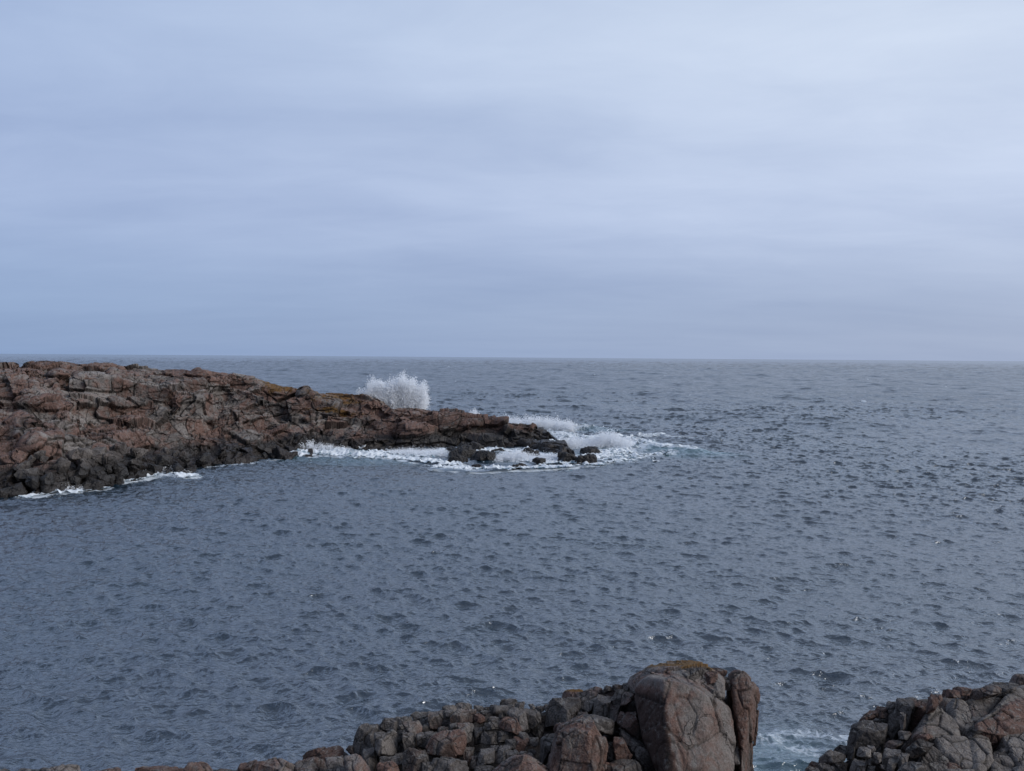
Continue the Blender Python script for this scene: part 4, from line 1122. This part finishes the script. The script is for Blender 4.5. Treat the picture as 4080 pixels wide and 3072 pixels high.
def build_shore():
    """bedrock under and between the near blocks, falling to the sea behind them and rising to the viewpoint"""
    sil = [(-900, 3120), (0, 3110), (180, 3090), (350, 3085), (520, 3090), (760, 3090), (900, 3105), (960, 3090), (1180, 3080), (1230, 3030), (1350, 3010), (1400, 3040), (1440, 2960), (1480, 2900), (1560, 2890), (1650, 2870), (1760, 2850),
           (1900, 2840), (2050, 2840), (2180, 2840), (2300, 2790), (2380, 2752), (2450, 2738), (2540, 2738), (2640, 2740), (2800, 2760), (2900, 2790), (2960, 2860), (2975, 3000), (2975, 3120), (3010, 3200), (3180, 3200), (3220, 3110), (3330, 3060), (3400, 3010), (3450, 2930), (3550, 2860), (3620, 2800), (3720, 2800), (3900, 2780),
           (4080, 2760), (4400, 2740), (5000, 2740)]
    a = np.array(sil, float)
    u = np.linspace(-900, 5000, 700)
    v = np.interp(u, a[:, 0], a[:, 1]) - 14
    dl = np.interp(u, [0, 1400, 2400, 3000, 3300, 4080], [14.9, 15.0, 15.2, 14.9, 14.6, 15.3])
    top = np.stack([at_y(x, y, d) for x, y, d in zip(u, v, dl)])
    front = np.stack([at_y(x, max(y + 160, 3200), 14.0) for x, y in zip(u, v)])
    back = top.copy(); back[:, 1] += 1.6; back[:, 2] -= 2.6
    back2 = top.copy(); back2[:, 1] += 3.4; back2[:, 2] = -1.5
    low = front.copy(); low[:, 1] = 11.0; low[:, 2] = CAM_Z - 11.0 * 0.66
    low2 = low.copy(); low2[:, 1] = 1.6; low2[:, 2] = CAM_Z - 1.75
    low3 = low2.copy(); low3[:, 1] = -8; low3[:, 2] = CAM_Z - 1.3
    low3[:, 0] *= 1.5
    rows = [low3, low2, low, front, top, back, back2]
    cnt = [12, 30, 16, 40, 24, 24]
    out = []
    for p, q, c in zip(rows[:-1], rows[1:], cnt):
        for k in range(c): out.append(p + (q - p) * (k / c))
    out.append(rows[-1])
    G = np.array(out); nr, nc = G.shape[:2]
    for _ in range(3): G[1:-1] = 0.25 * G[:-2] + 0.5 * G[1:-1] + 0.25 * G[2:]
    p = G.reshape(-1, 3)
    du = np.gradient(G, axis=1); dv = np.gradient(G, axis=0)
    n = np.cross(du, dv); n /= np.linalg.norm(n, axis=2, keepdims=True) + 1e-9; n = n.reshape(-1, 3)
    disp = 0.12 * fbm(p * 0.9, 3, 5); crack = np.zeros(len(p)); light = np.full(len(p), 0.2)  # base tone set dark, painting in the deep shade between blocks
    for sc, am, sd, cw in ((0.9, 0.13, 3, .03), (0.4, 0.05, 4, .05)):
        hid, f1, f2, vec = voronoi(p / sc + 0.3 * fbm(p, 2, 9)[:, None], sd)
        g = np.exp(-((f2 - f1) / cw) ** 2)
        tv = np.stack([hrand(hid, 2) - 0.5, hrand(hid, 3) - 0.5, hrand(hid, 4) - 0.5], 1)
        disp += (hrand(hid, 1) - 0.5) * 2 * am + (vec * tv).sum(1) * sc * 0.22 - g * am * 0.4
        crack = np.maximum(crack, g); light += (hrand(hid, 7) - 0.5) * 0.2
    vv = p + n * disp[:, None]
    tn = np.stack([0.4 + 0 * light, light, 0 * light], 1)
    o = build_mesh('shore_ground', vv, grid_faces(nr, nc), MAT_ROCK, {'tone': tn, 'crack': np.clip(crack, 0, 1)})
    tag(o, 'broken bedrock between and beneath the near blocks, toned dark to stand in for their shade', 'shore', kind='structure')


build_shore()

# ------------------------------------------------------------------ rocks at the water's edge of the headland
def free_rock(name, c, half, seed, tone, level=5, rotz=0.0, power=70, mat=MAT_FAR, lump=0.035):
    r = random.Random(seed)
    cz, sz = math.cos(rotz), math.sin(rotz)
    axes = (np.array([cz, sz, 0]), np.array([-sz, cz, 0]), np.array([0, 0, 1.0]))
    planes = []
    for i in range(10):
        a = r.uniform(0, 2 * math.pi); el = r.uniform(-0.35, 0.9)
        nn = np.array([math.cos(a) * math.cos(el), math.sin(a) * math.cos(el), math.sin(el)])
        k = math.sqrt(sum((nn @ ax * hh) ** 2 for ax, hh in zip(axes, half))) * r.uniform(0.62, 0.95)
        planes.append((np.array(c) + nn * k, nn))
    for nn in (np.array([0, 0, 1.0]), np.array([0, 0, -1.0]), axes[0], -axes[0], axes[1], -axes[1]):
        k = math.sqrt(sum((nn @ ax * hh) ** 2 for ax, hh in zip(axes, half)))
        planes.append((np.array(c) + nn * k, nn + np.array([r.uniform(-.2, .2), r.uniform(-.2, .2), 0])))
    P, F, crack = plane_rock(np.array(c, float), axes, half, planes, level, seed, power, 1.0, 1.0 if lump < 0.05 else 1.6, lump)
    tn = np.tile(np.array(tone), (len(P), 1))
    return build_mesh(name, P, F, mat, {'tone': tn, 'crack': np.clip(crack, 0, 1)}, loc=np.array(c, float))


SEA_ROCKS = [  # u, v at the waterline, width m, height m, depth m, label
    (1843, 1822, 4.2, 1.3, 2.6, 'low dark reef slab awash in foam below the middle of the headland tip'),
    (1800, 1812, 2.4, 1.0, 2.0, 'dark rock at the left end of the low reef below the headland'),
    (1862, 1800, 2.6, 1.5, 1.8, 'dark rock standing behind the low reef slab'),
    (1905, 1800, 1.5, 1.6, 1.2, 'pale grey blocky rock perched behind the low reef'),
    (1930, 1835, 3.0, 1.4, 2.2, 'wet dark rock at the right end of the low reef with foam pouring off it'),
    (1825, 1843, 2.2, 0.9, 1.4, 'small dark rock in front of the reef at the edge of the foam'),
    (1985, 1806, 1.9, 0.55, 1.2, 'flat low rock between the reef and the headland tip, ringed by foam'),
    (1732, 1799, 1.2, 0.55, 1.0, 'small dark rock left of the reef close under the headland'),
    (2110, 1828, 2.2, 1.7, 1.8, 'rounded dark rock below the headland tip beside the white cascade'),
    (2145, 1846, 1.5, 0.8, 1.2, 'small wet rock in the cascade in front of the rounded dark rock'),
    (2256, 1840, 2.2, 1.4, 1.8, 'dark knob of rock at the very end of the headland'),
    (2342, 1843, 2.4, 1.15, 1.8, 'square dark rock off the tip with water running between it and the headland'),
    (2350, 1818, 2.8, 1.25, 1.8, 'black domed rock off the headland tip in front of the spray'),
    (2392, 1822, 1.1, 0.4, .8, 'smallest black rock just right of the black domed rock'),
    (1900, 1862, 1.2, 0.35, .8, 'tiny dark rock breaking the outer edge of the foam left of the cascade'),
    (2070, 1861, 2.0, 0.35, 1.0, 'thin dark rock almost covered by foam at the outer edge of the cascade'),
]
for i, (u_, v_, wd, ht, dp, label) in enumerate(SEA_ROCKS):
    b_ = at_sea(u_, v_)
    o = free_rock('sea_rock', (b_[0], b_[1] + dp * 0.3, ht * 0.28), (wd * 0.58, dp / 2, ht * 0.42), 900 + i, (.35, .25, 0), 6, random.Random(i).uniform(-.5, .5), 16, lump=0.10)
    tag(o, label, 'rock', 'wave washed rocks off the headland tip')

rr = random.Random(11)
protos = [free_rock('shore_boulder', (0, 0, 0), (0.9, 0.7, 0.62), 950 + i, (.25 + .1 * (i % 3), .12 + .07 * (i % 4), 0), 6) for i in range(7)]
SHB = 'dark angular boulder among the many lining the waterline of the headland'
placed = 0


def put_boulder(x, y, z, s, rz):
    global placed
    src = protos[placed % 7]
    o = src if placed < 7 else src.copy()
    if placed >= 7: COL.objects.link(o)
    o.location = (x, y, z); o.scale = (s * rr.uniform(.8, 1.3), s * rr.uniform(.8, 1.2), s * rr.uniform(.7, 1.1)); o.rotation_euler = (rr.uniform(-.5, .5), rr.uniform(-.5, .5), rz)
    tag(o, SHB, 'boulder', 'dark boulders along the foot of the headland')
    placed += 1


h0 = np.array(HL0, float)
for i in range(118):
    if i < 78: u_ = rr.uniform(20, 760)
    elif i < 96: u_ = rr.uniform(780, 1160)
    else: u_ = rr.uniform(1300, 1780)
    v_ = np.interp(u_, h0[:, 0], h0[:, 1])
    b_ = at_sea(u_, v_)
    t_ = rr.random() ** 1.5
    if i >= 78: t_ *= 0.3
    s_ = rr.uniform(0.35, 0.95) * (1.0 if i < 78 else 0.75)
    put_boulder(b_[0], b_[1] - 0.5 + 4.2 * t_, -0.1 + 3.1 * t_ * min(1, (800 - min(u_, 790)) / 300 + 0.1) + 0.2, s_, rr.uniform(0, 6.28))

# ------------------------------------------------------------------ foam froth and spray
def build_foam():
    V = []; Fc = []; TH = []; base = 0
    res = 0.11
    for k, (pts, wd, s) in enumerate(FOAM_W[:14]):
        if k in (3,): continue
        xs = [p[0] for p in pts]; ys = [p[1] for p in pts]
        m = wd * 1.3
        gx = np.arange(min(xs) - m, max(xs) + m, res); gy = np.arange(min(ys) - m, max(ys) + m, res * 1.2)
        if len(gx) < 3 or len(gy) < 3: continue
        X_, Y_ = np.meshgrid(gx, gy, indexing='ij'); sh = X_.shape
        x = X_.ravel(); y = Y_.ravel()
        q = dist_poly(x, y, pts) / wd
        n3 = np.stack([x * 0.75, y * 1.2, np.full_like(x, k)], 1)
        nn = fbm(n3, 4, 61)
        mask = s * (1 - smooth(0.1, 1.25, q)) + 0.8 * nn
        bill = np.abs(fbm(np.stack([x * 0.9, y * 0.8, np.full_like(x, k * 3.0)], 1), 4, 63, 0.6))
        hgt = (0.015 + 0.42 * bill * s) * smooth(0.32, 0.75, mask) * (0.55 if wd < 1.2 else 1.0)
        dx, dy, hz = sea_disp(x, y, np.full_like(x, 0.2))
        keep = mask > 0.47
        V.append(np.stack([x + dx * 0.5, y + dy * 0.5, np.maximum(hz, -0.05) + hgt - 0.01], 1))
        TH.append(smooth(0.47, 0.95, mask))
        f = grid_faces(*sh)
        f = f[keep[f].all(1)]
        Fc.append(f + base); base += len(x)
    V = np.concatenate(V); Fc = np.concatenate(Fc); TH = np.concatenate(TH)
    used = np.zeros(len(V), bool); used[Fc.ravel()] = True
    idx = np.cumsum(used) - 1
    o = build_mesh('foam', V[used], idx[Fc], MAT_FOAM, {'thick': TH[used]})
    print('foam', used.sum())
    tag(o, 'white surf foam washing round the headland rocks', 'foam', kind='stuff')


build_foam()


def droplets(name, centers, sizes, mat, puffs=None):
    """every droplet a tiny tetrahedron"""
    n = len(centers)
    T = np.array([[1, 1, 1], [1, -1, -1], [-1, 1, -1], [-1, -1, 1]]) * 0.7
    r = rng.normal(size=(n, 4, 3)) * 0.25
    V = centers[:, None, :] + (T[None] + r) * sizes[:, None, None]
    F = np.array([[0, 1, 2], [0, 3, 1], [0, 2, 3], [1, 3, 2]])
    F = (np.arange(n)[:, None, None] * 4 + F[None]).reshape(-1, 3)
    V = V.reshape(-1, 3)
    if puffs is not None:
        d, IF = ico(3)
        pc, pr = puffs
        PV = (pc[:, None, :] + d[None] * pr[:, None, None]).reshape(-1, 3)
        nn = fbm(PV * 5.0, 3, 71, 0.7)
        PV = PV + np.tile(d, (len(pc), 1)) * (nn * 0.75 * np.repeat(pr, len(d)))[:, None]
        PF = (np.arange(len(pc))[:, None, None] * len(d) + IF[None]).reshape(-1, 3)
        F = np.concatenate([F, PF + len(V)]); V = np.concatenate([V, PV])
    loc = centers.mean(0); loc[2] = centers[:, 2].min()
    return build_mesh(name, V, F, mat, smooth_shade=False, loc=loc)


def plume(label, profile, y, z0v, thick, nf, per, size, seed, spread=0.6, core=1.0, prad=0.13):
    """profile: (u, v_top) in the photograph; fans of droplets thrown up from the water at distance y"""
    r = np.random.default_rng(seed)
    a = np.array(profile, float)
    C = []; PC = []; PR = []
    umin, umax = a[0, 0], a[-1, 0]
    um = (umin + umax) / 2
    for i in range(nf):
        ut = r.uniform(umin, umax)
        vt = np.interp(ut, a[:, 0], a[:, 1])
        top = at_y(ut, vt, y)
        ub = um + (ut - um) * spread + r.normal() * 6
        bot = at_y(ub, z0v, y)
        bot[2] = max(bot[2], -0.2)
        k = r.uniform(0.55, 1.08) if r.random() < 0.75 else r.uniform(0.95, 1.22)
        k = 1 - (1 - k) * core
        k *= 0.92 + 0.19 * math.sin(ut * 0.11 + seed) * math.sin(ut * 0.043 + 2 * seed) + 0.05 * math.sin(ut * 0.31)
        dyy = r.normal() * thick
        m = int(per * r.uniform(0.5, 1.4))
        t = r.random(m) ** 0.8 * k
        p = bot + (top - bot) * t[:, None]
        p[:, 0] += 0.25 * np.sin(t * 3 + i) * 0.6
        w_ = 0.17 + 0.22 * (1 - t / 1.25).clip(0, 1) + 0.10 * r.random() ** 2
        w_ = w_ * min(1.0, 0.35 + thick * 0.75)
        p += r.normal(size=(m, 3)) * w_[:, None] * np.array([1, 1.3, 1])
        p[:, 1] += dyy * (0.6 + 0.6 * t)
        C.append(p)
        for _ in range(3):
            tt = r.uniform(0, 0.74) * min(k, 1.0)
            PC.append(bot + (top - bot) * tt + np.array([0, dyy * 0.7, 0])); PR.append(prad * r.uniform(0.5, 1.3) * (1.2 - 0.9 * tt))
    C = np.concatenate(C)
    sz = size * r.uniform(0.5, 1.5, len(C)) * np.where(r.random(len(C)) < 0.04, 1.8, 1)
    o = droplets('spray_plume', C, sz, MAT_SPRAY, (np.array(PC), np.array(PR)))
    tag(o, label, 'sea spray', 'bursts of spray round the headland')
    return o


plume('tall white burst of spray rising behind the headland crest', [(1440, 1575), (1455, 1540), (1475, 1521), (1498, 1522), (1520, 1545), (1545, 1530), (1560, 1518), (1580, 1506), (1600, 1522), (1625, 1514), (1650, 1516), (1675, 1530), (1692, 1552), (1702, 1585), (1703, 1620)],
      107, 1650, 0.8, 1150, 150, 0.040, 1, 0.75, 0.9, 0.17)
plume('small splash poking up behind the crest right of the tall burst', [(1866, 1655), (1880, 1640), (1892, 1632), (1903, 1648), (1912, 1660)], 108, 1668, 0.4, 50, 60, 0.03, 2, 0.8)
plume('low ragged line of surf spray behind the headland tip', [(1965, 1672), (2000, 1664), (2040, 1662), (2090, 1668), (2140, 1664), (2160, 1660), (2180, 1670), (2230, 1678), (2270, 1680), (2280, 1690)], 116, 1712, 1.3, 330, 90, 0.035, 3, 0.98)
plume('hazy white burst of spray off the end of the headland', [(2235, 1755), (2290, 1755), (2330, 1758), (2370, 1748), (2400, 1735), (2425, 1722), (2440, 1712), (2455, 1725), (2470, 1745), (2490, 1758), (2520, 1760)], 97, 1812, 0.9, 420, 90, 0.032, 4, 0.85, 0.8)
plume('breaking crest of white water at the left end of the surf', [(1162, 1808), (1180, 1795), (1205, 1772), (1228, 1758), (1250, 1764), (1280, 1776), (1330, 1780), (1350, 1786), (1400, 1800)], 91.5, 1822, 0.35, 300, 110, 0.034, 5, 0.95)
plume('low splash at the rounded end of the near lobe of the headland', [(480, 1905), (520, 1888), (560, 1880), (600, 1884), (650, 1878), (665, 1866), (690, 1872), (700, 1868), (725, 1885), (750, 1895)], 74.5, 1906, 0.25, 220, 90, 0.028, 6, 0.98)
plume('small splash against the dark boulders near the left edge', [(125, 1970), (160, 1950), (195, 1935), (215, 1930), (240, 1945), (290, 1950), (320, 1955)], 65, 1972, 0.2, 160, 90, 0.026, 7, 0.98)
plume('cascade of white water pouring over the rocks below the tip', [(1960, 1840), (1990, 1832), (2030, 1812), (2060, 1808), (2100, 1815), (2140, 1835), (2180, 1820), (2215, 1828), (2235, 1850)], 86.5, 1865, 0.6, 360, 100, 0.032, 8, 0.98)
plume('frothing surf thrown against the low reef', [(1545, 1806), (1600, 1802), (1660, 1800), (1720, 1802), (1760, 1800), (1790, 1825), (1815, 1830), (1830, 1850)], 90, 1846, 0.6, 330, 80, 0.03, 9, 0.99)

# ------------------------------------------------------------------ two gulls on the shore rocks
def white_bird_mats():
    m1 = white_material('white_plumage', (0.8, 0.8, 0.78, 1))
    m2, t, b = new_mat('grey_wing'); n = t.noise(t.node('ShaderNodeNewGeometry').outputs['Position'], 20, 3)
    t.l.new(t.mix(n, (0.28, 0.29, 0.31, 1), (0.42, 0.43, 0.45, 1)), b.inputs['Base Color'])
    m3, t, b = new_mat('yellow_beak'); n = t.noise(t.node('ShaderNodeNewGeometry').outputs['Position'], 20, 3)
    t.l.new(t.mix(n, (0.5, 0.3, 0.03, 1), (0.65, 0.4, 0.05, 1)), b.inputs['Base Color'])
    return m1, m2, m3


def tube(path, radii, squash=1.0, n=14):
    path = np.array(path, float); V = []
    for i, p in enumerate(path):
        d = path[min(i + 1, len(path) - 1)] - path[max(i - 1, 0)]; d /= np.linalg.norm(d) + 1e-9
        s = np.cross(d, [0, 1.0, 0]); s /= np.linalg.norm(s) + 1e-9
        for k in range(n):
            a = 2 * math.pi * k / n
            V.append(p + radii[i] * (math.cos(a) * s + squash * math.sin(a) * np.array([0, 1.0, 0])))
    F = []
    for i in range(len(path) - 1):
        for k in range(n):
            F.append((i * n + k, i * n + (k + 1) % n, (i + 1) * n + (k + 1) % n, (i + 1) * n + k))
    return np.array(V), np.array(F)


WM, GM, BM = white_bird_mats()


def gull(u_, v_, y, flip, label):
    base = at_y(u_, v_, y)
    root = empty('gull', base)
    tag(root, label, 'bird', 'white gulls resting on the headland shore')
    s = 1.0
    f = -1 if flip else 1
    def xf(v): w_ = v * np.array([f, 1, 1]) * s; return w_
    V, F = tube([(-.30, 0, .17), (-.22, 0, .17), (-.12, 0, .17), (0, 0, .175), (.10, 0, .19), (.16, 0, .25), (.19, 0, .31), (.21, 0, .35), (.245, 0, .36), (.27, 0, .355)],
                [.006, .03, .07, .095, .088, .055, .042, .046, .036, .008])
    o = build_mesh('body', xf(V), F, WM); o.parent = root
    for sy in (-1, 1):
        V, F = tube([(-.36, sy * .03, .17), (-.25, sy * .055, .19), (-.08, sy * .075, .20), (.05, sy * .07, .20), (.10, sy * .05, .19)], [.004, .03, .055, .05, .008], 0.5)
        o = build_mesh('wing', xf(V), F, GM); o.parent = root
        V, F = tube([(.0, sy * .035, .0), (.005, sy * .035, .05), (.0, sy * .035, .12)], [.012, .007, .012], 1, 8)
        o = build_mesh('leg', xf(V), F, BM); o.parent = root
    V, F = tube([(.26, 0, .357), (.29, 0, .353), (.32, 0, .34)], [.013, .011, .003], 1, 8)
    o = build_mesh('beak', xf(V), F, BM); o.parent = root


gull(1450, 1784, 92.2, False, 'white gull sitting on the dark rock, upper right of the two white birds')
gull(1437, 1790, 91.6, True, 'white gull sitting on the dark rock, lower left of the two white birds')
